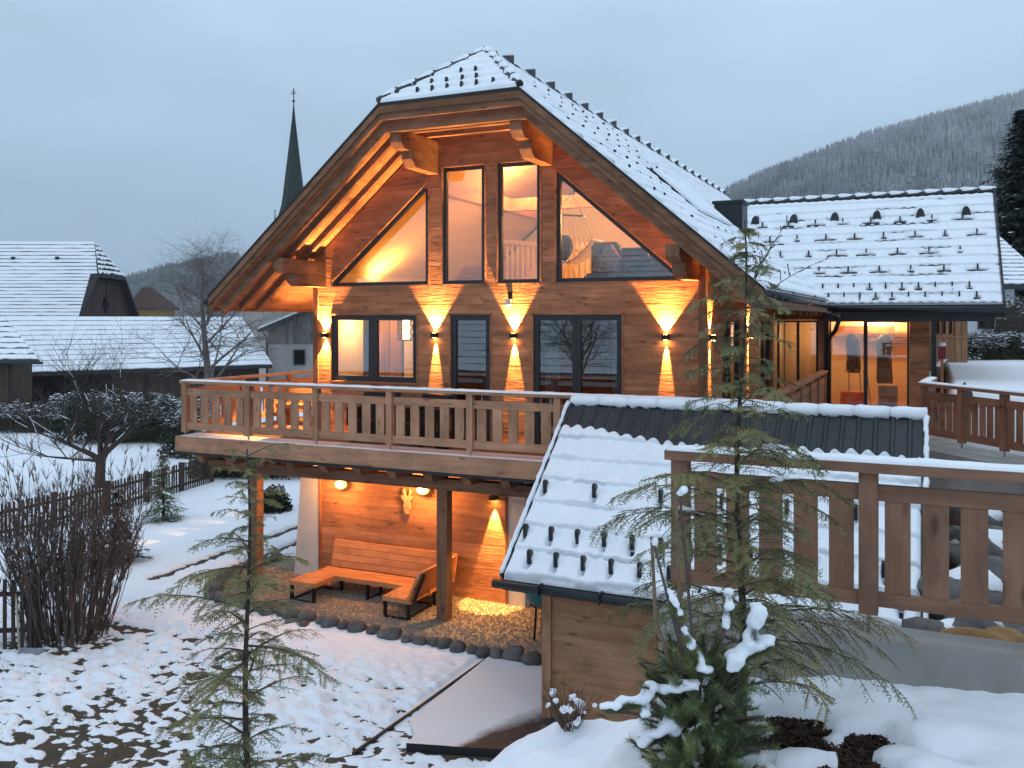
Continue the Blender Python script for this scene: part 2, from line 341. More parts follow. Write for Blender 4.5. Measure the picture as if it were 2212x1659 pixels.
# ================================================================== CHALET
ch = thing('chalet', 'timber chalet with lit gable windows, snowy half hipped roof and stained plank facade', 'house')
W = 7.97
SL = .853
def roof_z(x): return 7.15-SL*abs(x-4)
def plank(pts, y0, d, ma, parent, name='plank'):
    """pts: front polygon (x,z) 4 corners anticlockwise; bevelled at top and bottom edges"""
    mb = MB(); b = .005
    (x0, z0), (x1, z0b), (x2, z1b), (x3, z1) = pts
    fr = [(x0, y0, z0+b*.5), (x1, y0, z0b+b*.5), (x2, y0, z1b-b*.5), (x3, y0, z1-b*.5)]
    md = [(x0, y0+b, z0), (x1, y0+b, z0b), (x2, y0+b, z1b), (x3, y0+b, z1)]
    bk = [(x0, y0+d, z0), (x1, y0+d, z0b), (x2, y0+d, z1b), (x3, y0+d, z1)]
    mb.v = fr+md+bk; mb.f = [(0, 1, 2, 3), (11, 10, 9, 8)]
    for o in (0, 4):
        for i in range(4):
            j = (i+1) % 4; mb.f.append((o+i, o+4+i, o+4+j, o+j))
    return mb.build(name, ma, parent)
SX = wood('siding', 'x'); SY = wood('siding', 'y'); SZ = wood('siding', 'z')
soff = lambda z: (6.88-z)/SL        # half width of the gable under the soffit
rowsz = [0+i*1.03/5 for i in range(5)]+[1.03+i*1.32/7 for i in range(7)]+[2.35+i*.57/3 for i in range(3)]+[2.92+i*2.22/12 for i in range(12)]+[5.14+i*.62/3 for i in range(4)]
triL = lambda z: 2.67-(4.9-z)/.85   # left edge of the left triangular window
triR = lambda z: 5.30+(4.93-z)/.85
for a, b in zip(rowsz[:-1], rowsz[1:]):
    zm = (a+b)/2
    lim = lambda z: (max(0, 4-soff(z)), min(W, 4+soff(z)))
    holes = []
    if zm < 2.35:
        if zm > 1.03: holes.append(lambda z: (.42, 2.42))
        holes += [lambda z: (3.15, 3.99), lambda z: (4.85, 6.53)]
    elif 2.92 < zm < 5.14:
        if b <= 4.95: holes.append(lambda z: (max(triL(z), .43), 2.67))
        holes += [lambda z: (2.98, 3.87), lambda z: (4.14, 4.99)]
        if b <= 4.98: holes.append(lambda z: (5.30, min(triR(z), 7.5)))
    edges = [lambda z: lim(z)[0]]
    for h in holes: edges += [(lambda z, h=h: h(z)[0]), (lambda z, h=h: h(z)[1])]
    edges.append(lambda z: lim(z)[1])
    for i in range(0, len(edges), 2):
        L, R = edges[i], edges[i+1]
        if max(R(a)-L(a), R(b)-L(b)) < .02: continue
        segs = [(L, R)]
        if R(a)-L(a) > 4: # long boards butt somewhere
            c = rnd.uniform(2.5, 5.5); segs = [(L, lambda z, c=c: c-.001), (lambda z, c=c: c+.001, R)]
        for l, r in segs:
            plank([(l(a), a), (max(r(a), l(a)+.002), a), (max(r(b), l(b)+.002), b), (l(b), b)], -rnd.uniform(0, .0018), .1, SX, ch)
# side wall (right), with openings for the terrace doors
zr = [i*2.6/14 for i in range(15)]
for a, b in zip(zr[:-1], zr[1:]):
    for (l, r) in ((.1, 1.35), (3.1, 5.3), (6.9, 7.3)) if b < 2.32 else ((.1, 7.3),):
        o = plank([(l, a), (r, a), (r, b), (l, b)], 0, .1, SX, ch); o.rotation_euler = (0, 0, math.pi/2); o.location = (W+rnd.uniform(0, .0018), 0, 0)
for x0, x1 in ((-.012, .11), (7.86, 7.985)):
    MB().box(x0, x1, -.035, .1, -.02, 2.93 if x0 > 1 else 3.4).build('corner_board', wood('dark', 'z'), ch)
# lower storey
shell = MB().box(-.0, .12, .1, 12, 0, 3.4)
shell.box(0, .12, .6, 12, -3.05, 0); shell.box(4.75, W, .16, .3, -3.05, -.35); shell.box(W-.12, W, .3, 12, -3.05, -.1); shell.box(W-.12, W-.1, .12, 20, 2.35, 2.6); shell.box(W-.12, W, 7.3, 20, 0, 2.6); shell.box(0, W, 19.8, 20, -3, 4)
shell.box(4.7, 4.75, .05, .3, -3.05, -.35)
shell.build('outer_wall', PLASTER, ch)
pil = MB()
pil.prism([(-.5, -.02, -3.05), (.115, -.02, -3.05), (.115, -.02, -.35), (-.28, -.02, -.35)], (0, .62, 0)); pil.build('buttress', PLASTER, ch)
MB().box(4.34, 4.70, -.02, .3, -3.05, -.35).build('buttress', PLASTER, ch)
MB().box(4.25, 4.8, -.06, .3, -3.06, -2.97).build('plinth', CONC, ch)
zl = [-2.98+i*2.63/10 for i in range(11)]
for a, b in zip(zl[:-1], zl[1:]): plank([(.125, a), (4.33, a), (4.33, b), (.125, b)], -rnd.uniform(0, .002)+.02, .08, SX, ch)
MB().box(4.30, 4.36, -.03, .1, -2.98, -.35).build('corner_board', wood('dark', 'z'), ch)
MB().box(.115, .16, -.03, .1, -2.98, -.35).build('corner_board', wood('siding', 'z'), ch)
MB().box(4.75, 6.6, .1, .14, -3.0, -.5).build('dark_panel', FRAME, ch)  # dark panel closing the void right of the buttress
# --- roof slabs
YF = -1.7; YB = 20.5
def slab(o0, o1, name, ma, yi=0.):
    mb = MB()
    zc = lambda x, o: roof_z(x)-o
    for s in (-1, 1):
        P = [(4+s*1.34, YF+yi), (4+s*5.21, YF+yi), (4+s*5.21, YB), (4, YB), (4, -.21)]
        top = [(x, y, zc(x, o0)) for x, y in P]; bot = [(x, y, zc(x, o1)) for x, y in P]
        n = len(mb.v); mb.v += top+bot
        mb.f += [tuple(range(n, n+5)), tuple(range(n+9, n+4, -1))]+[(n+i, n+(i+1) % 5, n+5+(i+1) % 5, n+5+i) for i in range(5)]
    P = [(2.66, YF+yi, 6.01), (5.34, YF+yi, 6.01), (4, -.21, 7.15)]; n = len(mb.v)
    mb.v += [(x, y, z-o0) for x, y, z in P]+[(x, y, z-o1) for x, y, z in P]
    mb.f += [(n, n+1, n+2), (n+5, n+4, n+3)]+[(n+i, n+(i+1) % 3, n+3+(i+1) % 3, n+3+i) for i in range(3)]
    return mb.build(name, ma, ch)
slab(.0, .10, 'roof', TILE)
soffit = slab(.10, .24, 'soffit', wood('siding', 'y'), .06)
# verge boards and rafters follow the outline of the half hip
def outline(o0, o1, y0, y1, name, ma, xe=5.21):
    pts = [(4-xe, roof_z(4-xe)), (2.66, 6.01), (5.34, 6.01), (4+xe, roof_z(4+xe))]
    for (xa, za), (xb, zb) in zip(pts[:-1], pts[1:]):
        MB().prism([(xa, y0, za-o1), (xb, y0, zb-o1), (xb, y0, zb-o0), (xa, y0, za-o0)], (0, y1-y0, 0)).build(name, ma, ch)
BX = wood('beam', 'x')
outline(-.012, .035, YF-.03, YF+.02, 'verge_flashing', METAL)
outline(.035, .165, YF-.012, YF+.04, 'verge_board', wood('dark', 'x'))
outline(.165, .275, YF+.03, YF+.09, 'verge_board', wood('dark', 'x'))
outline(.24, .45, YF+.22, YF+.34, 'rafter', BX, 5.1)
outline(.24, .38, YF+.72, YF+.83, 'rafter', BX, 5.1)
outline(.24, .37, YF+1.24, YF+1.35, 'rafter', BX, 5.1)
for k in range(1, 9):   # rafters further back along the right eave
    MB().prism([(7.99, .9*k, roof_z(7.99)-.42), (9.15, .9*k, roof_z(9.15)-.42), (9.15, .9*k, roof_z(9.15)-.24), (7.99, .9*k, roof_z(7.99)-.24)], (0, .14, 0)).build('rafter', BX, ch)
# stepped purlin ends
def purlin(x0, x1, zt, zm, zb, ya, yb):
    BY = wood('beam', 'y')
    P1 = [(x0, .0, zm), (x0, .0, zt), (x0, ya, zt), (x0, ya, zt-(zt-zm)*.68), (x0, ya+.12, zm)]
    P2 = [(x0, .0, zb), (x0, .0, zm-.002), (x0, yb, zm-.002), (x0, yb, zm-(zm-zb)*.5), (x0, yb+.14, zb)]
    MB().prism(P1, (x1-x0, 0, 0)).build('purlin', BY, ch); MB().prism(P2, (x1-x0, 0, 0)).build('purlin', BY, ch)
purlin(2.67, 2.89, 5.63, 5.30, 5.02, -1.36, -.98)
purlin(5.01, 5.23, 5.63, 5.30, 5.02, -1.36, -.98)
purlin(.06, .28, 3.42, 3.15, 2.91, -1.36, -.98)
purlin(7.66, 7.88, 3.42, 3.15, 2.91, -1.36, -.98)
# gutters along the eaves
for s, x in ((-1, -1.27), (1, 9.27)):
    mb = MB(); mb.tube([(x, YF-.02, 2.60), (x, 20.5 if s < 0 else 6.7, 2.56)], .065, 8); mb.build('gutter', METAL, ch, True)
    MB().box(x-.03 if s < 0 else x-.09, x+.09 if s < 0 else x+.03, YF+.05, 20 if s < 0 else 6.5, 2.42, 2.56).build('eaves_board', wood('dark', 'y'), ch)
for k in range(9): MB().box(-1.34, -1.2, YF+.3+k*.7, YF+.33+k*.7, 2.52, 2.68).build('gutter_bracket', METAL, ch)
# --- snow and tiles on a roof plane
def roof_sheet(fn, U, V, nu, nv, thick, wave, pitch, course, seed, step=.03, guards=(), bareamt=.0, lift=0., keep=None, open_rows=(), edge=.05):
    """fn(u,v,h) -> xyz for a point u across, v up the slope, h off the plane"""
    u = np.linspace(U[0], U[1], nu); v = np.linspace(V[0], V[1], nv); A, B = np.meshgrid(u, v)
    fr = (B/course) % 1.0
    base = step*(1-fr)+wave*np.cos(2*np.pi*A/pitch)
    if thick is None: h = base
    else:
        n = fbm(A*2.2, B*2.2, seed, 3); nn = fbm(A*7, B*7, seed+9, 2)
        t = thick*(.75+.5*n)+.018*(nn-.5)
        base2 = step*.85*np.clip((1-fr)*1.15, 0, 1)+wave*.55*np.cos(2*np.pi*A/pitch)
        h = base2+t
        cut = np.zeros_like(h)
        for (gu, gv, gw) in guards:
            cut = np.maximum(cut, sm(gw, gw*.25, np.abs(A-gu)+.04*(nn-.5))*sm(.07, .02, np.abs(B-gv+.02*np.cos(2*np.pi*A/pitch))))
            h = h+.012*np.exp(-((A-gu)**2+(B-gv-.18)**2)/.01)
        lowline = sm(.10, .02, fr)+sm(.93, .99, fr)
        h = h-(thick+.05)*cut
        if bareamt: h = h-bareamt*lowline*sm(.52, .66, fbm(A*1.3, np.floor(B/course)*3.7, seed+3, 2))
        e = np.minimum(np.minimum(A-U[0], U[1]-A), np.minimum(B-V[0], V[1]-B)+0*A)
        h = h*sm(-.005, edge, e)
    x, y, z = fn(A, B, h+lift)
    mk = None
    if keep is not None: mk = keep(A[:-1, :-1]+(u[1]-u[0])/2, B[:-1, :-1]+(v[1]-v[0])/2)
    return gridmesh('sheet', x, y, z, mk)
cs, sn = 1/math.hypot(1, SL), SL/math.hypot(1, SL)
LM = 5.22/cs
def fnR(u, v, h):      # main right slope: v measured up from the eave
    return 9.23-v*cs+h*sn, u, roof_z(9.23)+v*sn+h*cs
def keepR(A, B):
    x = 9.23-B*cs; return (x > 4.0) & ((A > -.21) | (x > 4+1.34*(-A-.21)/1.49))
def keepRwing(A, B): return keepR(A, B)
link('snow', roof_sheet(fnR, (YF-.02, YB), (0, LM), 340, 190, .055, .010, .24, .34, 3, bareamt=.07, keep=keepR), SNOWR, ch)
link('tile_bed', roof_sheet(fnR, (YF, 9), (0, LM-.05), 240, 90, None, .012, .24, .34, 3, keep=keepR, lift=.004), TILE, ch)
def fnL(u, v, h): return -1.23+v*cs-h*sn, u, roof_z(-1.23)+v*sn+h*cs
link('snow', roof_sheet(fnL, (YF-.02, YB), (0, LM), 90, 60, .055, .0, .24, .34, 5, keep=lambda A, B: ((-1.23+B*cs) < 4.0) & ((A > -.21) | ((-1.23+B*cs) < 4-1.34*(-A-.21)/1.49))), SNOWR, ch)
hs = math.hypot(1.49, 1.14)
def fnJ(u, v, h): return u, YF-.02+v*1.49/hs-h*1.14/hs, 6.01+v*1.14/hs+h*1.49/hs
jg = [(3.37, 6.12), (3.66, 6.12), (3.95, 6.12), (4.22, 6.13), (4.5, 6.13), (4.81, 6.13), (3.51, 6.31), (3.81, 6.30), (4.11, 6.31), (4.38, 6.31), (3.94, 6.52), (4.23, 6.51)]
link('snow', roof_sheet(fnJ, (2.66, 5.34), (0, hs), 90, 60, .05, .008, .22, .30, 7, keep=lambda A, B: np.abs(A-4) < 1.36*(1-B/hs)+.01), SNOWR, ch)
# snow guards (one mesh, many objects)
gm = MB().prism([(-.016, -.035, 0), (.016, -.035, 0), (.016, .02, .05), (.016, -.01, .13), (-.016, -.01, .13), (-.016, .02, .05)][:0] or [(-.016, -.05, .0), (-.016, .05, .0), (-.016, .03, .11), (-.016, .0, .14), (-.016, -.035, .13)], (.032, 0, 0)).mesh('snow_guard'); gm.materials.append(METAL)
for x, z in jg: link('snow_guard', gm, None, ch, loc=(x, YF+(z-6.01)*1.307-.03, z+.0))
hk = MB().box(-.028, .022, -.010, .010, 0, .04).mesh('snow_hook'); hk.materials.append(METAL)
for (x, y0) in ((4.6, .6), (5.0, -.3), (5.45, -.9), (5.95, -1.1), (6.46, -.92), (6.92, -.94), (7.43, -1.24), (7.92, -.84), (8.35, -1.0), (8.75, -1.2)):
    for k in range(9):
        link('snow_guard', hk, None, ch, loc=(x+rnd.uniform(-.02, .02), y0+k*.66, roof_z(x)+.07), rot=(0, math.atan(SL), 0))
# ridge: snowy caps with dark upstands, and the hip caps
def cap(p0, p1, r0, r1, name, parent, snow=True):
    mb = MB(); mb.tube([p0, p1], [r0, r1], 8); o = mb.build(name, TILE, parent)
    if snow:
        a = Vector(p0); b = Vector(p1); d = (b-a); up = Vector((0, 0, r0*.42)); m2 = MB()
        m2.tube([a+up+d*.08, a+up+d*.3, a+up+d*.7, b+up-d*.02], [r0*.72, r0*.92, r1*.9, r1*.7], 8); m2.build('snow', SNOWR, o, True)
    return o
for k in range(20):
    y = -.1+k*1.05
    cap((4, y, 7.12), (4, y+1.04, 7.12), .12, .10, 'ridge_cap', ch)
    MB().prism([(3.9, y+.35, 7.17), (3.9, y+.9, 7.17), (3.9, y+.9, 7.345), (3.9, y+.35, 7.19)], (.2, 0, 0)).build('ridge_wedge', METAL, ch)
    MB().prism([(3.91, y+.33, 7.19), (3.91, y+.9, 7.348), (3.91, y+.9, 7.39), (3.91, y+.35, 7.22)], (.18, 0, 0)).build('snow', SNOWR, ch)
for s in (-1, 1):
    a = Vector((4+s*1.36, YF-.02, 6.03)); b = Vector((4, -.21, 7.14))
    for k in range(6):
        p = a.lerp(b, k/6); q = a.lerp(b, (k+1.12)/6); cap(p+Vector((0, 0, .03)), q, .06 if k == 0 else .085, .105, 'hip_cap', ch)
cap((4, -.30, 7.14), (4, .1, 7.16), .09, .11, 'ridge_cap', ch)
# snow covered roof panel and the chimney
pn = MB(); A = lambda y, x, o: (x, y, roof_z(x)+o)
pn.prism([A(1.75, 6.50, .10), A(4.6, 6.50, .10), A(4.6, 7.35, .10), A(1.75, 7.35, .10)], (.03, 0, .05)).build('roof_panel', METAL, ch)
pn = MB(); pn.prism([A(1.72, 6.58, .16), A(4.62, 6.58, .16), A(4.62, 7.5, .10), A(1.72, 7.5, .10)], (.02, 0, .05)).build('panel_snow', SNOWR, ch)
chm = MB().box(6.86, 7.50, 5.85, 6.5, 3.9, 4.92); co = chm.build('chimney', METAL, ch)
MB().box(6.82, 7.54, 5.81, 6.54, 4.92, 4.985).build('chimney_cap', METAL, co)
# --- windows
def window(poly, y0, fw, mull=(), name='window', hinge=(), parent=ch, glass=True, dep=.07, place=None, trim=True):
    """poly (x,z) anticlockwise seen from the front"""
    c = Vector((sum(p[0] for p in poly)/len(poly), sum(p[1] for p in poly)/len(poly)))
    n = len(poly); inner = []
    for i in range(n):
        p0, p1, p2 = (Vector(poly[(i+k-1) % n]) for k in range(3)); e0 = (p1-p0).normalized(); e1 = (p2-p1).normalized()
        n0 = Vector((-e0.y, e0.x)); n1_ = Vector((-e1.y, e1.x)); b = (n0+n1_); k = fw/max(.25, (1+n0.dot(n1_))); inner.append(p1+b*k)
    mb = MB()
    for i in range(n):
        j = (i+1) % n
        mb.prism([(poly[i][0], y0, poly[i][1]), (poly[j][0], y0, poly[j][1]), (inner[j].x, y0, inner[j].y), (inner[i].x, y0, inner[i].y)], (0, dep, 0))
    for (xa, xb) in mull: mb.box(xa, xb, y0-.004, y0+dep-.004, min(p.y for p in inner), max(p.y for p in inner))
    o = mb.build(name, FRAME, parent)
    if glass:
        xs_ = [(min(p.x for p in inner), max(p.x for p in inner))]
        if mull:
            a0, b0 = xs_[0]; cuts = [a0]+[v for mm in mull for v in mm]+[b0]; xs_ = [(cuts[i], cuts[i+1]) for i in range(0, len(cuts), 2)]
            z0, z1 = min(p.y for p in inner), max(p.y for p in inner)
            for xa, xb in xs_: MB().poly([(xa, y0+.035, z0), (xb, y0+.035, z0), (xb, y0+.035, z1), (xa, y0+.035, z1)]).build('pane', GLASS, o)
        else: MB().poly([(p.x, y0+.035, p.y) for p in inner]).build('pane', GLASS, o)
    if trim:
        t = MB(); k = 1.0
        for i in range(n):
            j = (i+1) % n; a = Vector(poly[i]); b = Vector(poly[j]); d = (b-a).normalized(); nn = Vector((d.y, -d.x))*.03
            t.prism([(a.x-d.x*.028, y0-.035, a.y-d.y*.028), (b.x+d.x*.028, y0-.035, b.y+d.y*.028), (b.x+nn.x+d.x*.028, y0-.035, b.y+nn.y+d.y*.028), (a.x+nn.x-d.x*.028, y0-.035, a.y+nn.y-d.y*.028)], (0, .05, 0))
        t.build('trim', wood('siding', 'x'), o)
    if place: o.location, o.rotation_euler = place
    return o
window([(.425, 1.035), (2.415, 1.035), (2.415, 2.345), (.425, 2.345)], .015, .10, ((1.30, 1.50),))
window([(3.155, .0), (3.985, .0), (3.985, 2.345), (3.155, 2.345)], .015, .105, name='balcony_door')
window([(4.855, .0), (6.525, .0), (6.525, 2.345), (4.855, 2.345)], .015, .10, ((5.60, 5.76),))
window([(.435, 2.925), (2.665, 2.925), (2.665, 4.895), (.435, 3.0)], .015, .07)
window([(2.985, 2.925), (3.865, 2.925), (3.865, 5.135), (2.985, 5.135)], .015, .07)
window([(4.145, 2.925), (4.985, 2.925), (4.985, 5.135), (4.145, 5.135)], .015, .07)
window([(5.305, 2.925), (7.52, 2.925), (7.52, 3.03), (5.305, 4.925)], .015, .07)
sidep = ((W-.03, 0, 0), (0, 0, math.pi/2))
window([(1.355, 0), (3.095, 0), (3.095, 2.31), (1.355, 2.31)], 0, .09, ((2.17, 2.28),), place=sidep)
window([(5.305, 0), (6.895, 0), (6.895, 2.31), (5.305, 2.31)], 0, .09, ((6.05, 6.15),), place=sidep)
# --- interior
inn = MB(); inn.box(.12, W-.12, .12, 7, -.32, -.02); inn.build('floor', wood('bench', 'x'), ch)
MB().box(.12, W-.12, .12, 7.0, 2.48, 2.80).build('storey_floor', CREAM, ch)
att = MB()
att.poly([(.2, 7, 2.8), (7.8, 7, 2.8), (7.8, 7, 3.2), (4, 7, 6.4), (.2, 7, 3.2)])
for s in (-1, 1): att.poly([(4+s*3.85, .11, 2.8), (4+s*3.85, 7, 2.8), (4+s*3.85, 7, 3.25), (4+s*3.85, .11, 3.25)])
att.build('room_wall', CREAM, ch)
cei = MB()
for s in (-1, 1): cei.poly([(4, .11, 6.52), (4, 7, 6.52), (4+s*4, 7, 6.52-SL*4), (4+s*4, .11, 6.52-SL*4)])
cei.build('room_ceiling', mat('pale_boards', (.66, .44, .22), col2=(.58, .37, .18), vscale=6, stretch=AX['y']), ch)
for x in (2.6, 5.4): MB().box(x-.1, x+.1, .12, 6.9, 4.72, 5.02).build('room_beam', wood('bench', 'y'), ch)
MB().box(2.3, 5.7, 3.6, 3.8, 4.72, 5.0).build('room_beam', wood('bench', 'x'), ch)
lr = MB(); lr.box(.14, W-.14, 5.4, 5.5, -.02, 2.48); lr.box(2.62, 2.66, .4, 5.4, -.02, 2.48); lr.box(.125, .14, .12, 5.4, -.02, 2.48)
lr.build('room_wall', CREAM, ch)
TAUPE = mat('taupe_wall', (.20, .15, .12), rough=.9, col2=(.15, .115, .095), vscale=1.5)
l2 = MB(); l2.box(2.67, W-.14, 5.3, 5.39, -.02, 2.48); l2.box(2.67, 2.74, .4, 5.3, -.02, 2.48); l2.box(4.42, 4.52, 1.5, 5.3, -.02, 2.48); l2.build('room_wall', TAUPE, ch)
MB().box(1.14, 1.36, 1.6, 1.82, -.02, 2.48).build('room_column', CREAM, ch)
cb = thing('added_cupboard', 'tall dark cabinet added to darken the right pane of the left window', 'added_cupboard', (.36, 1.75, -.02))  # dark cabinet added to block the bright room behind this pane
MB().box(0, .66, 0, .45, 0, 2.3).build('carcass', wood('grey', 'z'), cb)
for k in range(2): MB().box(.02+k*.32, .32+k*.32, -.02, 0, .05, 2.25).build('door', wood('dark', 'z'), cb)
# attic stair railing
rl = thing('stair_railing', 'pale wooden stair railing of slim bars inside the attic behind the narrow window', 'railing', (0, 0, 0))
RB = mat('pale_wood', (.62, .46, .30), rough=.6, col2=(.55, .39, .24), vscale=8, stretch=AX['z'])
MB().beam((2.7, 3, 4.0), (5.1, 3, 3.72), .06, .09).build('handrail', RB, rl)
MB().beam((2.7, 3, 2.88), (5.1, 3, 2.88), .05, .08).build('bottom_rail', RB, rl)
bmesh_bar = MB().box(-.03, .03, -.012, .012, 0, .98).mesh('bar'); bmesh_bar.materials.append(RB)
for k in range(19): link('bar', bmesh_bar, None, rl, loc=(2.8+k*.125, 3, 2.9))
# hammock chair
hm = thing('hammock_chair', 'pale hanging hammock chair with a dark blue cushion behind the right gable window', 'hanging chair')
ROPE = mat('rope', (.62, .52, .38), rough=.9, vscale=20)
hb = MB(); hb.tube([(4.62, 1.5, 4.33), (5.30, 1.45, 4.26)], .02, 6); hb.build('spreader_bar', mat('dark_rod', (.08, .07, .09), rough=.5), hm)
hr = MB(); topp = Vector((5.02, 1.5, 4.72)); hr.tube([topp, (5.02, 1.5, 5.6)], .012, 4)
for e in ((4.64, 1.5, 4.33), (5.28, 1.45, 4.26)): hr.tube([topp, e], .010, 4)
for k in range(6): hr.tube([(4.98+k*.055, 1.45, 4.28), (5.08+k*.085, 1.30+.05*k, 3.56+.02*k)], .005, 3)
for k in range(5): hr.tube([(4.64+k*.02, 1.5, 4.32), (4.62+k*.03, 1.7, 3.7)], .005, 3)
hr.build('ropes', ROPE, hm)
cl_ = MB(); N = 14
for i in range(N):
    for j in range(2): pass
pts = []
for i in range(N+1):
    t = i/N; x = 4.6+.95*t; z = 3.34+.55*abs(t-.42)**1.7*2.0; pts.append((x, z))
for (x0, z0), (x1, z1) in zip(pts[:-1], pts[1:]): cl_.prism([(x0, 1.2, z0), (x1, 1.2, z1), (x1, 1.2, z1+.03), (x0, 1.2, z0+.03)], (0, .6, 0))
cl_.build('seat_cloth', mat('pale_cloth', (.55, .48, .42), rough=.95, vscale=14), hm)
MB().blob((4.86, 1.45, 3.66), .22, 5, .1, 2, (.9, .6, 1.25)).build('cushion', mat('navy_cloth', (.03, .05, .09), rough=.95, vscale=10), hm, True)
# sofa with cushions under the right gable window
sf = thing('sofa', 'blue grey sofa back along the right gable window', 'sofa')
GREYC = mat('grey_cloth', (.10, .13, .18), rough=.95, col2=(.07, .09, .13), vscale=14, bump=.3, bscale=60)
def soft(x0, x1, y0, y1, z0, z1, name, ma, par, lab=None):
    bm = bmesh.new(); bmesh.ops.create_cube(bm, size=1); bmesh.ops.scale(bm, vec=(x1-x0, y1-y0, z1-z0), verts=bm.verts); bmesh.ops.bevel(bm, geom=bm.edges[:], offset=.05, segments=3, affect='EDGES'); bmesh.ops.translate(bm, vec=((x0+x1)/2, (y0+y1)/2, (z0+z1)/2), verts=bm.verts)
    me = bpy.data.meshes.new(name); bm.to_mesh(me); bm.free(); me.polygons.foreach_set('use_smooth', [True]*len(me.polygons)); return link(name, me, ma, par)
soft(5.62, 7.2, .5, 1.25, 2.80, 3.10, 'seat', GREYC, sf)
soft(5.60, 6.13, .95, 1.2, 3.0, 3.70, 'back_cushion', GREYC, sf); soft(6.14, 6.66, .95, 1.2, 3.0, 3.58, 'back_cushion', GREYC, sf); soft(6.67, 7.1, .95, 1.2, 3.0, 3.46, 'back_cushion', GREYC, sf)
pb = MB(); pb.prism([(5.74, .62, 3.14), (6.42, .62, 3.14), (6.36, .62, 3.24), (6.10, .62, 3.62), (6.04, .62, 3.62), (5.80, .62, 3.26)], (0, .16, 0))
tag(pb.build('pillow', mat('cream_cloth', (.55, .42, .26), rough=.95, vscale=12)), 'cream pillow standing on its corner on the blue grey sofa', 'pillow')
fur = MB(); fur.blob((6.45, .45, 3.12), .2, 9, .2, 2, (1.0, .55, 1.15)); tag(fur.build('fur_cushion', mat('brown_fur', (.20, .13, .10), rough=1, col2=(.07, .05, .05), vscale=20, stretch=(1, 1, .2)), None, True), 'brown furry cushion beside a knitted throw behind the gable window', 'cushion')
kn = MB()
for k in range(6): kn.tube([(6.55-.01*k, .42, 2.92+k*.075), (7.25-.07*k, .42, 2.92+k*.075)], .045, 8)
tag(kn.build('knitted_throw', mat('grey_knit', (.16, .17, .20), rough=1, col2=(.10, .11, .13), vscale=18), None, True), 'ribbed grey knitted throw at the right corner of the gable window', 'blanket')
# curtains and lower rooms
CURT = mat('teal_curtain', (.42, .50, .50), rough=.95, col2=(.32, .40, .41), vscale=9, stretch=AX['z'])
def curtain(x0, x1, y, ma, label):
    mb = MB(); n = 24; P = []
    for i in range(n+1): P.append((x0+(x1-x0)*i/n, y+.035*math.sin(i*1.9)))
    for (a, b), (c, d) in zip(P[:-1], P[1:]): mb.poly([(a, b, .02), (c, d, .02), (c, d, 2.42), (a, b, 2.42)])
    return tag(mb.build('curtain', ma, None, True), label, 'curtain')
curtain(4.95, 5.22, .32, CURT, 'pale teal curtain at the left side of the wide balcony window')
curtain(6.26, 6.46, .32, CURT, 'pale teal curtain at the right side of the wide balcony window')
WCURT = mat('grey_curtain', (.35, .33, .33), rough=.95, vscale=9, stretch=AX['z'])
curtain(.95, 1.30, .34, WCURT, 'grey curtain beside the yellow light in the left window')
curtain(3.68, 3.86, .36, WCURT, 'narrow pale curtain inside the balcony door')
ln = thing('lantern', 'round lattice lamp shade glowing in the left window', 'lamp', (1.56, 1.0, 1.83))
LAT = mat('black_lattice', (.02, .018, .016), rough=.6)
lt = MB()
for k in range(12):
    for s in (-1, 1):
        pts = [(.18*math.cos(2*math.pi*k/12+s*q*.26), .18*math.sin(2*math.pi*k/12+s*q*.26), .44*q/5) for q in range(6)]; lt.tube(pts, .007, 4)
for z in (0, .44): lt.tube([(.18*math.cos(q*math.pi/10), .18*math.sin(q*math.pi/10), z) for q in range(21)], .01, 4)
lt.build('shade', LAT, ln)
MB().tube([(0, 0, .02), (0, 0, .42)], .075, 12).build('bulb', mat('lamp_glow', (1, .8, .5), emit=(1, .62, .25), estr=9), ln, True)
MB().tube([(0, 0, .44), (0, 0, .64)], .008, 4).build('cord', METAL, ln)
tb = thing('kitchen_table', 'dark table with bowls seen through the balcony door', 'table')
MB().box(3.0, 4.1, 1.0, 1.7, .72, .77).build('tabletop', wood('dark', 'x'), tb)
for x, y in ((3.05, 1.05), (4.05, 1.05), (3.05, 1.65), (4.05, 1.65)): MB().box(x-.03, x+.03, y-.03, y+.03, -.02, .72).build('leg', wood('dark', 'z'), tb)
fb = MB()
for k in range(6): fb.blob((3.35+.07*k, 1.25+.04*(k % 2), .83+.03*(k % 3)), .06, k, .1, 1)
tag(fb.build('fruit_bowl', mat('ochre_fruit', (.35, .25, .10), vscale=9), None, True), 'heap of ochre fruit on the table behind the balcony door', 'fruit')
pend = thing('pendant_lamp', 'small glass pendant lamps glowing faintly in the wide balcony window', 'lamp', (6.02, 2.0, 0))
pg = mat('pendant_glow', (1, .7, .4), emit=(1, .6, .25), estr=6)
for k, (x, z) in enumerate(((-.12, 2.1), (.02, 1.95), (.1, 1.83))):
    MB().tube([(x, 0, z-.04), (x, 0, z+.06)], [.02, .012], 8).build('bulb', pg, pend, True); MB().tube([(x, 0, z+.06), (x, 0, 2.46)], .004, 3).build('cord', METAL, pend)
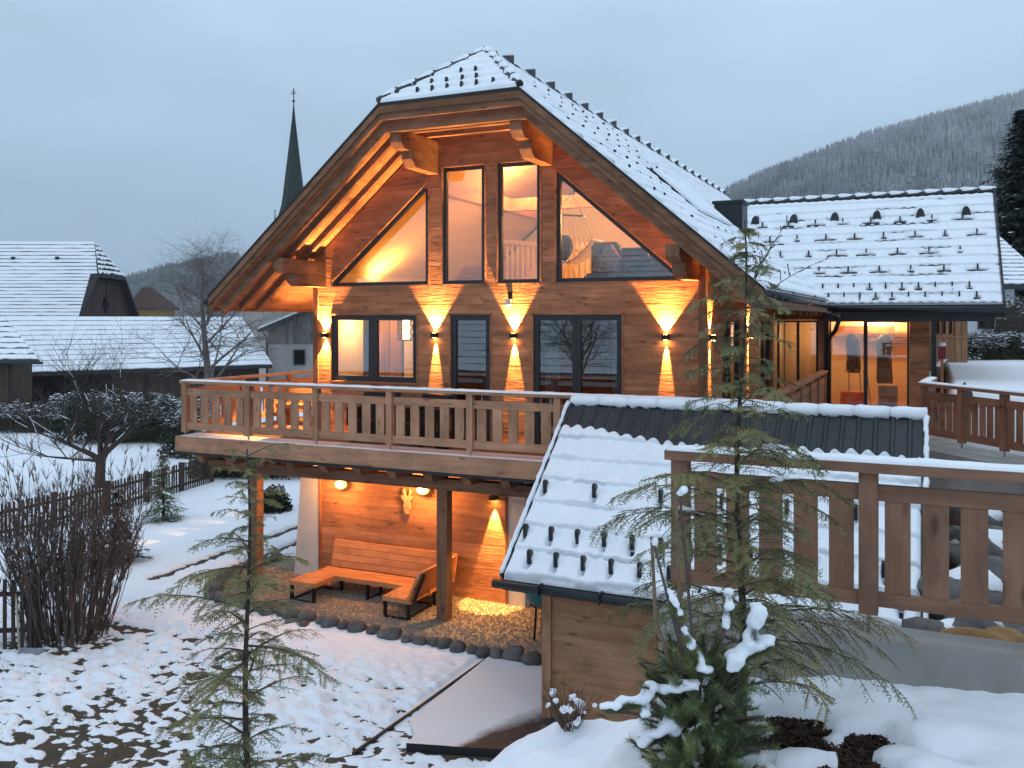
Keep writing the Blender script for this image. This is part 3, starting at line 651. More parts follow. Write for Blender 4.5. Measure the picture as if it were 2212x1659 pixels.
# room lamps: the lights the photograph shows burning
point('attic_light', (3.4, 3.0, 5.6), 330, (1, .50, .18)); point('attic_light', (5.9, 2.4, 4.3), 300, (1, .50, .20))
spot('attic_uplight', (.52, 1.9, 3.02), (-.12, 0, 1), 230, 150, 1.0, (1, .5, .13))
ul = thing('floor_lamp', 'pair of bright uplights beside the low attic wall in the left gable window', 'lamp', (.42, 1.9, 2.8))
for dx in (-.13, .13): MB().tube([(0, dx, 0), (0, dx, .22)], .05, 10).build('lamp_head', mat('uplight_glow', (1, .8, .4), emit=(1, .62, .2), estr=12), ul, True)
point('dining_light', (.50, 1.0, 2.2), 70, (1, .52, .18)); point('bulb_light', (1.56, 1.0, 2.02), 30, soft=.07)
point('hall_light', (3.5, 4.0, 2.0), 5); point('parlour_light', (6.0, 3.6, 1.9), 2.5)
# ================================================================== BALCONY
ba = thing('balcony', 'wooden balcony on posts with a snow topped railing round the chalet', 'balcony')
RX = wood('rail', 'x'); RY = wood('rail', 'y'); RZ = wood('rail', 'z')
for k in range(13): MB().box(-1.8, 9.22, -1.84+k*.142, -1.84+k*.142+.135, -.045, -.002).build('deck_board', wood('beam', 'x'), ba)
for k in range(8):
    MB().box(8.03+k*.15, 8.17+k*.15, .02, 7.25, -.045, -.002).build('deck_board', wood('beam', 'y'), ba)
    MB().box(-1.8+k*.22, -1.6+k*.22, .02, 6, -.045, -.002).build('deck_board', wood('beam', 'y'), ba)
MB().box(-1.81, 9.24, -1.90, -1.85, -.28, .012).build('fascia', RX, ba)
MB().box(-1.86, -1.81, -1.90, 6, -.28, .012).build('fascia', RY, ba)
MB().box(-1.83, 9.26, -1.93, -1.83, -.325, -.285).build('drip_strip', METAL, ba)
MB().box(9.2, 9.25, -1.85, 7.2, -.28, .012).build('fascia', RY, ba)
me_ = MB().box(-1.74, 9.2, -1.86, -1.38, .003, .022).build('snow', SNOW, ba)
BYm = wood('beam', 'y')
for k in range(15):
    x = -1.45+k*.725
    MB().prism([(x-.08, -1.72, -.36), (x-.08, -1.62, -.5), (x-.08, .0, -.5), (x-.08, .0, -.05), (x-.08, -1.72, -.05)], (.16, 0, 0)).build('joist', BYm, ba)
MB().prism([(-1.62, -1.3, -.52), (-1.62, -1.3, -.56), (-1.50, -1.3, -.70), (9.1, -1.3, -.70), (9.1, -1.3, -.505), (-1.62, -1.3, -.505)], (0, .2, 0)).build('beam', wood('beam', 'x'), ba)
for x in (-.48, 3.68, 7.9): MB().box(x-.1, x+.1, -1.3, -1.1, -3.02, -.70).build('post', wood('beam', 'z'), ba)
fm = None
def rail_run(parent, p0, p1, nb, posts, mats, z0=0., top=1.09, first=True, last=True, snow=True, bw=.115, pw=.11, thick=.032, hr_w=.17, tz=(.80, .93), bz=(.14, .27), lift=.09, foot=True, hz=.055):
    """a run of railing: posts, handrail, two rails, nb boards in each bay"""
    p0 = Vector(p0); p1 = Vector(p1); d = (p1-p0); L = d.length; ang = math.atan2(d.y, d.x)
    mx, my, mz = mats
    o0 = len(parent.children)
    def put(o): o.location = (p0.x, p0.y, z0); o.rotation_euler = (0, 0, ang); return o
    bay = L/posts
    pm = MB().box(-pw/2, pw/2, -pw/2, pw/2, lift, top-.002).mesh('post'); pm.materials.append(mz)
    ftm = MB().tube([(0, 0, 0), (0, 0, lift)], .014, 6).mesh('post_foot'); ftm.materials.append(mat('galvanised_steel', (.35, .37, .38), rough=.45, metal=.8))
    bmm = MB().box(-bw/2, bw/2, -thick/2, thick/2, bz[1]-.02, tz[0]+.02).mesh('baluster'); bmm.materials.append(mz)
    put(MB().box(-hr_w/2 if first else 0, L+(hr_w/2 if last else 0), -hr_w/2, hr_w/2, top, top+hz).build('handrail', mx, parent))
    if snow:
        n = int(L/.12); mb = MB(); rr = random.Random(int(L*100)); prof = [(-.5, 0), (-.47, .6), (-.25, .95), (.1, 1), (.4, .8), (.5, 0)]
        for i in range(n+1):
            x = -hr_w*.42+(L+hr_w*.84)*i/n; h = .034*(1+.35*(rr.random()-.5)); e = .55 if i in (0, n) else 1
            for a, b in prof: mb.v.append((x, a*hr_w*.98*(.9+.1*e), top+hz-.002+b*h*e))
        k = len(prof)
        for i in range(n):
            for j in range(k-1): mb.f.append((i*k+j, i*k+j+1, (i+1)*k+j+1, (i+1)*k+j))
        mb.f.append(tuple(range(k))[::-1]); mb.f.append(tuple(n*k+j for j in range(k)))
        put(mb.build('snow', SNOW, parent, True))
    for i in range(posts+1):
        if (i == 0 and not first) or (i == posts and not last): continue
        q = p0+d*(i/posts); link('post', pm, None, parent, loc=(q.x, q.y, z0), rot=(0, 0, ang))
        if foot: link('post_foot', ftm, None, parent, loc=(q.x, q.y, z0), rot=(0, 0, ang))
    for i in range(posts):
        a = i*bay+pw/2; b = (i+1)*bay-pw/2
        for (za, zb) in (tz, bz): put(MB().box(a, b, -.025, .03, za, zb).build('rail', mx, parent))
        for k in range(nb):
            x = a+(b-a)*(k+.5)/nb+rnd.uniform(-.006, .006); q = p0+d*(x/L)
            link('baluster', bmm, None, parent, loc=(q.x, q.y, z0), rot=(0, 0, ang))
rail_run(ba, (-1.69, -1.8, 0), (9.15, -1.8, 0), 5, 7, (RX, RX, RZ), bw=.165, pw=.115, top=1.03, hz=.05)
rail_run(ba, (9.15, -1.8, 0), (9.15, 7.0, 0), 5, 6, (wood('terrace', 'x'), 0, wood('terrace', 'z')), first=False, snow=False, bw=.2, top=1.03, hz=.05)
rail_run(ba, (-1.69, -1.8, 0), (-1.69, 6.0, 0), 5, 5, (RX, 0, RZ), first=False, snow=False, bw=.17, top=1.03, hz=.05)
# ---------------- wall lamps (up and down lights)
LB = mat('lamp_body_bronze', (.035, .022, .015), rough=.45, metal=.5)
GLOW = mat('lamp_lens', (1, .8, .5), emit=(1, .50, .14), estr=110)
def wall_lamp(x, y, z, n, label, up=(70, 50), down=(22, 40)):
    t = thing('wall_lamp', label, 'wall lamp', (x, y, z), 0, 'up and down wall lamps on the chalet')
    nx, ny = n
    bx = MB(); a = Vector((nx, ny, 0)); s = Vector((-ny, nx, 0))
    P = [a*.0-s*.05, a*.11-s*.05, a*.11+s*.05, a*.0+s*.05]
    bx.prism([p+Vector((0, 0, -.045)) for p in P], (0, 0, .09)); bx.build('housing', LB, t)
    lens = MB(); Q = [a*.02-s*.035, a*.09-s*.035, a*.09+s*.035, a*.02+s*.035]
    for zz in (.047, -.047): lens.poly([p+Vector((0, 0, zz)) for p in (Q if zz > 0 else Q[::-1])])
    lens.build('lens', GLOW, t)
    for sg, (ang, pw) in ((1, up), (-1, down)):
        tl = .10 if ang > 40 else .15; l = spot('lamp_beam', (x+nx*.034, y+ny*.034, z+sg*.05), (-nx*tl, -ny*tl, sg), pw*1.15, ang, .26)
    return t
UP, DN = (72, 1700), (26, 1200)
wall_lamp(.29, -.01, 1.94, (0, -1), 'wall lamp at the left edge of the facade beside the left window', UP, (60, 1000))
wall_lamp(2.83, -.01, 1.96, (0, -1), 'wall lamp between the left window and the balcony door', UP, (24, 1200))
wall_lamp(4.48, -.01, 1.96, (0, -1), 'wall lamp below the white camera between door and wide window', (66, 1700), (28, 1300))
wall_lamp(7.31, -.01, 1.96, (0, -1), 'wall lamp on the facade right of the wide window', (76, 1700), (22, 1200))
wall_lamp(W+.01, .32, 1.95, (1, 0), 'wall lamp on the side wall nearest the front corner', (60, 1500), (22, 1300))
wall_lamp(W+.01, 3.9, 1.93, (1, 0), 'wall lamp on the side wall between the two glass doors', (60, 1500), (22, 1300))
wall_lamp(-.01, .7, 1.95, (-1, 0), 'wall lamp on the hidden left side wall of the chalet', (135, 300), (120, 1500))
wall_lamp(-.01, 3.4, 1.95, (-1, 0), 'further wall lamp on the hidden left side wall', (135, 300), (120, 1500))
# dome camera
dc = thing('dome_camera', 'white dome security camera with its mount and modelled shadow under the narrow window', 'camera', (4.40, -.01, 2.56))
MB().box(-.04, .04, -.02, .01, .05, .2).build('bracket_and_shadow', LB, dc); MB().box(-.03, .03, -.14, .0, .03, .07).build('arm', mat('white_plastic', (.7, .7, .7), rough=.4), dc)  # dark bar stands for both the mount and the shadow above the camera
MB().blob((0, -.12, -.02), .068, 0, 0, 2).build('dome', mat('white_plastic', (.7, .7, .7), rough=.4), dc, True)
# ---------------- under the balcony
g1 = thing('globe_lamp', 'round glass wall lamp glowing under the balcony at the left', 'wall lamp', (.74, -.0, -1.02))
MB().box(-.05, .05, -.05, .02, -.02, .06).build('base', LB, g1); MB().blob((0, -.13, 0), .13, 0, 0, 2, (1, .8, .75)).build('globe', mat('globe_glow', (1, .8, .5), emit=(1, .5, .14), estr=2.2), g1, True)
g2 = thing('globe_lamp', 'round glass wall lamp beside the wooden deer head', 'wall lamp', (2.62, -.0, -.98))
MB().box(-.05, .05, -.05, .02, -.02, .06).build('base', LB, g2); MB().blob((0, -.13, 0), .13, 0, 0, 2, (1, .8, .75)).build('globe', mat('globe_glow', (1, .8, .5)), g2, True)
point('globe_light', (.74, -.32, -.98), 95, (1, .42, .11), .1); point('globe_light', (2.62, -.32, -.92), 120, (1, .42, .11), .1)
dl = thing('down_lamp', 'small down light casting a bright cone on the lower plank wall', 'wall lamp', (4.07, -.0, -1.06))
MB().box(-.06, .06, -.12, .02, 0, .07).build('housing', LB, dl); MB().poly([(-.04, -.1, -.002), (-.04, -.02, -.002), (.04, -.02, -.002), (.04, -.1, -.002)]).build('lens', GLOW, dl)
spot('lamp_beam', (4.07, -.05, -1.07), (0, -.02, -1), 1200, 38, .2); spot('lamp_beam', (4.07, -.30, -1.0), (.0, -.22, -1), 330, 85, .8)
dr = MB()
head = [(-.05, -.22), (.05, -.24), (.085, -.12), (.05, .0), (.11, .06), (.13, .11), (.06, .10), (.085, .20), (.06, .24), (.045, .13), (.01, .10), (-.02, .10), (-.04, .14), (-.07, .25), (-.10, .22), (-.075, .10), (-.14, .12), (-.12, .06), (-.055, .0), (-.085, -.1)]
dr.prism([(2.23+x, -.075, -1.25+z) for x, z in head], (0, .05, 0))
tag(dr.build('deer_head', mat('pale_plywood', (.55, .36, .19), rough=.7, vscale=8)), 'pale wooden deer head cut-out hung on the lower plank wall', 'wall decoration')
# bench
be = thing('corner_bench', 'orange wooden corner bench with slatted backs on black steel legs', 'bench')
BW = wood('bench', 'x'); BWy = wood('bench', 'y')
def slat(x0, x1, y0, y1, z0, z1, m=BW): return MB().box(x0, x1, y0, y1, z0, z1).build('slat', m, be)
for k in range(4): slat(.60, 3.20, -.86+k*.128, -.86+k*.128+.12, -2.68, -2.60)
for k in range(4): slat(.52+k*.152, .52+k*.152+.145, -1.46, -.87, -2.68, -2.60, BWy)
for k in range(4): slat(2.62+k*.142, 2.62+k*.142+.136, -1.54, -.87, -2.68, -2.60, BWy)
for k in range(4):   # leaning back slats
    z0 = -2.58+k*.122; yo = -.36+k*.035
    MB().prism([(.66, yo, z0), (3.40, yo, z0), (3.40, yo+.033, z0+.115), (.66, yo+.033, z0+.115)], (0, .05, 0)).build('back_slat', BW, be)
for k in range(4):
    z0 = -2.58+k*.122; xo = 3.16+k*.055
    MB().prism([(xo, -1.6, z0), (xo, -.3, z0), (xo+.052, -.3, z0+.115), (xo+.052, -1.6, z0+.115)][::-1], (.06, 0, 0)).build('back_slat', BWy, be)
BK = mat('black_steel', (.015, .016, .018), rough=.5, metal=.3)
for (xa, ya), (xb, yb) in (((.56, -1.42), (1.06, -1.42)), ((.56, -.55), (1.06, -.55)), ((1.85, -.84), (1.85, -.40)), ((2.66, -1.50), (3.14, -1.50)), ((2.66, -.6), (3.14, -.6))):
    l = MB(); l.beam((xa, ya, -2.99), (xa, ya, -2.685), .05, .05, (1, 0, 0)); l.beam((xb, yb, -2.99), (xb, yb, -2.685), .05, .05, (1, 0, 0)); l.beam((xa, ya, -2.965), (xb, yb, -2.965), .05, .045); l.build('leg', BK, be)
MB().beam((3.24, -1.50, -2.66), (3.46, -1.50, -2.14), .05, .03, (0, 1, 0)).build('back_bracket', BK, be); MB().beam((.56, -1.4, -2.96), (.56, -.5, -2.96), .05, .045).build('leg_rail', BK, be)
MB().beam((3.10, -1.5, -2.96), (3.10, -.6, -2.96), .05, .045).build('leg_rail', BK, be)
# border stones
sm_ = []
for k in range(5):
    mb = MB(); mb.blob((0, 0, 0), .16, 40+k, .16, 2, (1, .8, .72)); me = mb.mesh('border_stone', True); me.materials.append(STONE); sm_.append(me)
path = [(-1.55, .7), (-1.72, -.2), (-1.5, -1.1), (-1.05, -1.85), (-.3, -2.15), (.4, -2.2), (1.4, -2.28), (2.5, -2.36), (3.5, -2.4), (4.7, -2.42), (5.6, -2.42), (6.6, -2.4)]
acc = 0.
for (xa, ya), (xb, yb) in zip(path[:-1], path[1:]):
    L = math.hypot(xb-xa, yb-ya); 
    while acc < L:
        t = acc/L; x = xa+(xb-xa)*t; y = ya+(yb-ya)*t; s = rnd.uniform(.75, 1.25)
        o = link('border_stone', rnd.choice(sm_), None, None, loc=(x+rnd.uniform(-.02, .02), y+rnd.uniform(-.05, .05), -2.93+.02*s), rot=(rnd.uniform(-.2, .2), rnd.uniform(-.2, .2), rnd.uniform(0, 6)))
        o.scale = (s, s, s*rnd.uniform(.85, 1.1)); tag(o, 'dark rounded stone in the row edging the gravel bed', 'stone', 'stones edging the gravel bed'); acc += .27*s
        if x < 2.4 and rnd.random() < .45:
            o2 = link('border_stone', rnd.choice(sm_), None, None, loc=(x+.1, y-.2*(y < -1.9)-.14*(y >= -1.9), -2.97), rot=(0, 0, rnd.uniform(0, 6))); o2.scale = (.8, .8, .7); tag(o2, 'dark rounded stone in the row edging the gravel bed', 'stone', 'stones edging the gravel bed')
    acc -= L
# teal tub under the shed eave
tt = MB(); tt.tube([(5.62, -1.35, -2.45), (5.62, -1.35, -2.35), (5.62, -1.35, -2.15), (5.62, -1.35, -2.02)], [.12, .26, .36, .38], 16); tt.build('tub', mat('teal_plastic', (.02, .20, .24), rough=.35, spec=.5), thing('tub_on_stand', 'teal round tub partly hidden behind the shed gutter', 'tub'), True)
for a in range(3): MB().tube([(5.62+.2*math.cos(a*2.1), -1.35+.2*math.sin(a*2.1), -3), (5.62+.15*math.cos(a*2.1), -1.35+.15*math.sin(a*2.1), -2.36)], .02, 6).build('leg', BK, bpy.data.objects['tub_on_stand'])
# flat cover dusted with snow at the bottom
def cover_mat():
    ma = bpy.data.materials.new('snow_dusted_cover'); ma.use_nodes = True; t = ma.node_tree; p = t.nodes['Principled BSDF']; p.inputs['Roughness'].default_value = .6
    at_ = nd(t, 'ShaderNodeAttribute', attribute_name='dust'); n = nd(t, 'ShaderNodeTexNoise', i_Scale=9.0, i_Detail=6.0); tcn = nd(t, 'ShaderNodeTexCoord'); t.links.new(tcn.outputs['Object'], n.inputs['Vector'])
    ad = nd(t, 'ShaderNodeMath', operation='MULTIPLY_ADD'); ad.inputs[1].default_value = .35; t.links.new(n.outputs[0], ad.inputs[0]); t.links.new(at_.outputs['Fac'], ad.inputs[2])
    mr = nd(t, 'ShaderNodeMapRange'); mr.inputs['From Min'].default_value = .2; mr.inputs['From Max'].default_value = .85; t.links.new(ad.outputs[0], mr.inputs[0])
    mixn = nd(t, 'ShaderNodeMix', data_type='RGBA'); mixn.inputs[6].default_value = (.03, .027, .026, 1); mixn.inputs[7].default_value = (.66, .68, .71, 1); t.links.new(mr.outputs[0], mixn.inputs[0]); t.links.new(mixn.outputs[2], p.inputs['Base Color']); return ma
cu_, cv_ = np.meshgrid(np.linspace(0, 1, 60), np.linspace(0, 1, 70))
xl = 5.205+.03*cv_+.34*sm(.62, 1.0, cv_)**1.2-.10*np.exp(-((cv_-.80)/.06)**2); xr = 7.4-.5*sm(.7, 1, cv_)
cx = xl+(xr-xl)*cu_; cy_ = -2.56-(2.86+.17*0)*cv_-.15*(1-cu_)*cv_+.25*cu_*cv_
cz = -2.93+.015*fbm(cx*2, cy_*2, 3, 2)+.03*sm(.9, 1, cv_)
cvm = gridmesh('pool_cover', cx, cy_, cz)
dv = np.clip(1.15-1.6*sm(.42, .95, cu_*.75+cv_*.55-.12)*sm(.25, .6, cu_)-.25*np.exp(-(cu_/.02)), 0, 1.1)
atr = cvm.attributes.new('dust', 'FLOAT', 'POINT'); atr.data.foreach_set('value', dv.ravel().astype(np.float32))
cvt = thing('pool_cover', 'flat dark cover with melting snow on it beside the shed wall', 'cover'); link('cover_sheet', cvm, cover_mat(), cvt)
sk = MB(); 
for i in range(58):
    a = (cx[-1, i], cy_[-1, i], cz[-1, i]); b = (cx[-1, i+1], cy_[-1, i+1], cz[-1, i+1]); sk.poly([a, b, (b[0], b[1]+.0, -3.02), (a[0], a[1], -3.02)])
sk.build('rim', mat('dark_rubber', (.02, .022, .024), rough=.6), cvt)
MB().beam((5.175, -2.5, -2.985), (5.06, -5.95, -2.985), .022, .09).build('edge_strip', METAL, cvt)
# balcony furniture
WK = mat('black_wicker', (.015, .013, .013), rough=.7, vscale=30, bump=.5, bscale=50)
def armchair(x, y, rz, label):
    t = thing('armchair', label, 'armchair', (x, y, 0), rz, 'black armchairs on the balcony')
    MB().box(-.36, .36, -.34, .34, .08, .38).build('seat', WK, t); MB().prism([(-.36, .26, .38), (.36, .26, .38), (.36, .36, .86), (-.36, .36, .86)], (0, .1, 0)).build('backrest', WK, t)
    for s in (-1, 1): MB().box(s*.36-.05, s*.36+.05, -.34, .3, .3, .62).build('armrest', WK, t)
    for sx in (-1, 1):
        for sy in (-1, 1): MB().box(sx*.3-.03, sx*.3+.03, sy*.28-.03, sy*.28+.03, 0, .09).build('leg', WK, t)
    return t
armchair(1.9, -.7, .2, 'black wicker armchair on the balcony below the left window'); armchair(2.95, -.75, -.3, 'black wicker armchair on the balcony in front of the balcony door')
bb = thing('balcony_bench', 'low orange lit wooden bench in the left corner of the balcony', 'bench')
MB().box(-1.45, -.1, .55, 1.0, .36, .44).build('seat', wood('bench', 'x'), bb); MB().box(-1.45, -.1, 1.0, 1.06, .44, .86).build('backrest', wood('bench', 'x'), bb)
for x in (-1.4, -.2): MB().box(x-.04, x+.04, .57, .97, 0, .36).build('leg', wood('bench', 'z'), bb)
lnp = thing('candle_lantern', 'small black lantern with a lit candle on the balcony floor table', 'lantern', (3.62, -1.1, 0))
for sx in (-1, 1):
    for sy in (-1, 1): MB().box(sx*.1-.01, sx*.1+.01, sy*.1-.01, sy*.1+.01, .3, .66).build('bar', BK, lnp)
MB().box(-.12, .12, -.12, .12, 0, .30).build('base', BK, lnp); MB().box(-.12, .12, -.12, .12, .66, .69).build('lid', BK, lnp); MB().tube([(0, 0, .3), (0, 0, .42)], .035, 10).build('candle', pg, lnp)
# ================================================================== ANNEX
an = thing('annex', 'glazed entrance wing with a snow covered tiled roof beside the chalet', 'house wing')
zr = [2.25+.35*i/2 for i in range(3)]
for a, b in zip(zr[:-1], zr[1:]): plank([(8.0, a), (11.36, a), (11.36, b), (8.0, b)], 7.3, .1, SX, an)
zr = [2.25*i/12 for i in range(13)]
for a, b in zip(zr[:-1], zr[1:]): plank([(10.96, a), (11.36, a), (11.36, b), (10.96, b)], 7.3-rnd.uniform(0, .006), .1, SX, an)
MB().box(9.0, 9.13, 7.22, 7.36, 0, 2.25).build('post', wood('siding', 'z'), an); MB().box(9.14, 9.235, 7.2, 7.34, 0, 2.4).build('post', METAL, an)
window([(9.24, 0), (10.02, 0), (10.02, 2.24), (9.24, 2.24)], 7.32, .035, parent=an, trim=False)
window([(10.02, 0), (10.955, 0), (10.955, 2.24), (10.02, 2.24)], 7.32, .05, parent=an, trim=False)
window([(8.05, 0), (8.99, 0), (8.99, 2.24), (8.05, 2.24)], 7.32, .05, ((8.50, 8.56),), parent=an, trim=False)
MB().box(11.26, 11.36, 7.4, 12.5, 0, 2.7).build('side_wall', wood('siding', 'y'), an)
aw = MB(); aw.box(8.0, 11.26, 9.0, 9.1, 0, 2.6); aw.box(9.0, 9.06, 7.45, 9.0, 0, 2.6); aw.build('room_wall', CREAM, an)
MB().box(8.0, 11.26, 7.42, 9.0, 2.5, 2.58).build('room_ceiling', CREAM, an); MB().box(8.0, 11.26, 7.42, 9.0, -.1, -.01).build('room_floor', wood('bench', 'x'), an)
MB().box(9.2, 10.9, 8.85, 8.98, 1.72, 1.84).build('coat_shelf', wood('dark', 'x'), an); MB().box(9.25, 10.6, 8.80, 8.9, 1.95, 2.1).build('shelf_box', wood('bench', 'x'), an)
point('annex_light', (10.2, 8.70, 2.36), 210, (1, .52, .17)); point('annex_light', (8.55, 8.3, 1.9), 12, (1, .5, .2))
def fnA(u, v, h): return u, 6.47+v*cs-h*sn, 2.57+v*sn+h*cs
LA = 3.27/cs
rows_ = {'a': (8.87, [7.46, 8.1, 8.76, 9.41, 10.06, 10.72, 11.42, 12.08]), 'b': (8.38, [7.72, 8.38, 9.06, 9.72, 10.37, 11.06, 11.7, 12.36]), 'c': (7.88, [8.05, 8.71, 9.35, 10.01, 10.69, 11.36, 12.0]), 'd': (7.37, [8.35, 9.0, 9.65, 10.32, 10.98, 11.66, 12.33]),
         'e': (6.89, [8.8+.335*k for k in range(11)]), 'f': (6.63, [8.95+.333*k for k in range(11)])}
gl = [(x, (y-6.47)/cs-.05, rnd.choice((.10, .2, .3, .34)) if n in 'abcd' else rnd.choice((.0001, .0001, .10))) for n, (y, L) in rows_.items() for x in L]
link('snow', roof_sheet(fnA, (5.6, 12.78), (0, LA-.10), 300, 190, .05, .014, .20, .335, 13, guards=gl, bareamt=.075, step=.035), SNOWR, an)
link('tile_bed', roof_sheet(fnA, (5.6, 12.76), (0.01, LA), 260, 120, None, .016, .20, .335, 13, step=.035, lift=.014), TILE, an)
rs = MB(); rs.prism([(5.6, 6.45, 2.56), (5.6, 9.73, 5.35), (5.6, 13.0, 2.56), (5.6, 13.0, 2.42), (5.6, 9.73, 5.2), (5.6, 6.45, 2.42)], (7.2, 0, 0)); rs.build('roof', wood('siding', 'y'), an)
for n, (y, L) in rows_.items():
    for x in L:
        if 2.57+(y-6.47)*SL > roof_z(x)-.02: o = link('snow_guard', gm, None, an, loc=(x, y, 2.57+(y-6.47)*SL+.03)); o.scale = (1.0, .85, .95)
for k in range(15):
    x = 6.75+k*.405; cap((x, 9.73, 5.37), (x+.42, 9.73, 5.375), .105, .085, 'ridge_cap', an)
vm = MB(); vm.tube([(0, -.16, .0), (0, .12, .0)], [.10, .09], 10); vm.f = vm.f
vme = MB(); P = [(.105*math.cos(t), 0, .30*math.sin(t)**.8+.0) for t in [math.pi*i/8 for i in range(9)]]; vme.prism(P, (0, .34, .05)); vmm = vme.mesh('vent_tile'); vmm.materials.append(TILE)
for x in (7.26, 8.22, 9.21, 10.19, 11.17, 12.16): link('vent_tile', vmm, None, an, loc=(x, 8.90, 4.64))
gt = MB(); gt.tube([(9.25, 6.36, 2.50), (12.83, 6.36, 2.47)], .065, 8); gt.build('gutter', METAL, an, True)
MB().box(9.2, 12.78, 6.44, 6.48, 2.36, 2.58).build('fascia', METAL, an); MB().box(9.2, 12.62, 6.52, 6.62, 2.22, 2.36).build('eaves_beam', METAL, an)
MB().box(11.40, 11.50, 6.5, 6.6, 0, 2.25).build('post', METAL, an); MB().box(12.75, 12.80, 6.44, 13, 2.3, 2.5).build('verge_board', METAL, an)
vg = MB(); vg.prism([(12.78, 6.44, 2.45), (12.78, 6.44, 2.64), (12.78, 9.73, 5.45), (12.78, 9.73, 5.25)], (.03, 0, 0)); vg.build('verge_board', METAL, an)
dp = MB(); dp.tube([(9.52, 6.38, 2.46), (9.52, 6.42, 2.22), (9.42, 6.75, 2.0), (9.27, 7.12, 1.86), (9.235, 7.16, 1.7), (9.235, 7.16, 0)], .05, 8); dp.build('downpipe', METAL, an, True)
# things behind the annex glass
def coat(x, y, z0, z1, wd, ma, label, skew=0):
    mb = MB(); prof = [(z1, .04), (z1-.04, wd*.22), (z1-.12, wd*.34), (z1-.30, wd*.36), (z1-.55*(z1-z0), wd*.33), (z0+.12, wd*.40), (z0, wd*.36)]; n = 20
    for z, r in prof:
        for k in range(n):
            a = 2*math.pi*k/n; q = 1+.13*math.sin(a*4+z*5)+.10*math.sin(a*7-z*4); mb.v.append((x+skew*(z1-z)*.3+r*q*math.cos(a), y+.45*r*q*math.sin(a), z))
    for i in range(len(prof)-1):
        for k in range(n): mb.f.append((i*n+k, (i+1)*n+k, (i+1)*n+(k+1) % n, i*n+(k+1) % n))
    return tag(mb.build('coat', ma, None, True), label, 'coat')
coat(9.66, 8.6, .95, 1.9, .42, mat('olive_cloth', (.035, .03, .016), rough=.95, vscale=10, stretch=AX['z']), 'dark olive coat hanging behind the left annex pane', .1)
coat(10.38, 8.5, .72, 1.9, .46, mat('denim_cloth', (.10, .13, .17), rough=.95, vscale=10, stretch=AX['z']), 'grey blue coat with dark collar hanging behind the right annex pane')
st_ = MB()
for x, t in ((9.62, 0), (9.86, 1), (10.02, 2)):
    st_.tube([(x+.06*t, 8.0, 0), (x, 8.0, .95), (x-.02, 8.0, 1.03), (x-.07, 8.0, 1.05), (x-.10, 8.0, 1.0)], .012, 5)
tag(st_.build('walking_sticks', mat('pale_stick', (.35, .25, .14), rough=.6)), 'walking sticks leaning together behind the left annex pane', 'walking sticks')
tag(MB().box(9.40, 9.98, 8.3, 8.7, .18, .50).build('crate', mat('orange_crate', (.55, .16, .04), rough=.6)), 'orange crate on the floor behind the left annex pane', 'crate')
po = thing('poster', 'white board with red lettering leaning behind the right annex pane', 'sign', (10.5, 7.75, .1))
MB().box(-.22, .20, 0, .03, .04, .62).build('board', mat('white_card', (.75, .68, .62), rough=.7), po)
gl_ = MB()
for k, g in enumerate(('1111', '1011', '1101', '0111', '1110', '1011')):
    x = -.17+k*.056
    gl_.box(x, x+.012, -.004, -.001, .30, .38); gl_.box(x+.026, x+.038, -.004, -.001, .30, .38 if g[0] == '1' else .34)
    if g[2] == '1': gl_.box(x+.012, x+.026, -.004, -.001, .366, .38)
    if g[3] == '1': gl_.box(x+.012, x+.026, -.004, -.001, .335, .347)
gl_.build('red_lettering', mat('red_print', (.55, .03, .03), rough=.7), po)
# ================================================================== SHED
sh = thing('shed', 'small wooden shed with snow on its steep tiled roof and a black gutter', 'shed')
sc_, ss_ = 2.42/3.16, 2.03/3.16
def fnS(u, v, h): return u, -4.42+v*sc_-h*ss_, -1.06+v*ss_+h*sc_
X0, X1 = 6.34, 11.30
grd = {'a': (-3.37, [6.51, 7.23, 8.15, 8.95, 9.75, 10.55]), 'b': (-3.96, [6.47+.368*k for k in range(13)]), 'c': (-4.26, [6.66+.368*k for k in range(13)])}
gl = [(x, (y+4.42)/sc_-.05, .09) for n, (y, L) in grd.items() for x in L]
u = np.linspace(X0+.03, X1-.03, 250); v = np.linspace(-.06, 2.72, 150); A, B = np.meshgrid(u, v)
def shed_snow(A, B):
    co = .40; fr = ((B+.03)/co) % 1.0; n = fbm(A*1.6, B*1.6, 61, 3); nn = fbm(A*6, B*6, 62, 2)
    top = 2.63-.22*sm(6.35, 8.2, A)+.06*np.sin(A*2*np.pi/.2)*.6+.10*(n-.5)
    h = .085+.05*(n-.5)+.022*(nn-.5)+.040*np.clip((1-fr)*1.1, 0, 1)*(.5+n)+.010*np.cos(2*np.pi*A/.2)
    h = h+.012*(fbm(A*14, B*5, 64, 2)-.5)
    for gu, gv, gw in gl:
        d = sm(gw*.55, gw*.1, np.abs(A-gu)+.03*(nn-.5))*sm(.10, .03, np.abs(B-gv+.02)); h = h-.13*d
        h = h+.018*np.exp(-((A-gu)**2+(B-gv-.16)**2)/.008)
    h = h-.11*sm(.60, .72, vnoise(A*2.4, np.floor((B+.03)/co)*5.3, 66))*(sm(.94, .99, fr)+sm(.09, .03, fr))
    e = np.minimum(np.minimum(A-u[0], u[-1]-A), np.minimum(B-v[0], top-B))
    return h*np.sqrt(np.clip(e/.06, 0, 1))-.03*(e < 0)
x, y, z = fnS(A, B, shed_snow(A, B)+.005); link('snow', gridmesh('snow', x, y, z), SNOWR, sh)
MB().prism([(X0, -4.42, -1.10), (X0, -2.0, .93), (X0, -1.95, .93), (X0, -1.95, .70), (X0, -4.36, -1.22)], (X1-X0, 0, 0)).build('roof', wood('dark', 'y'), sh)
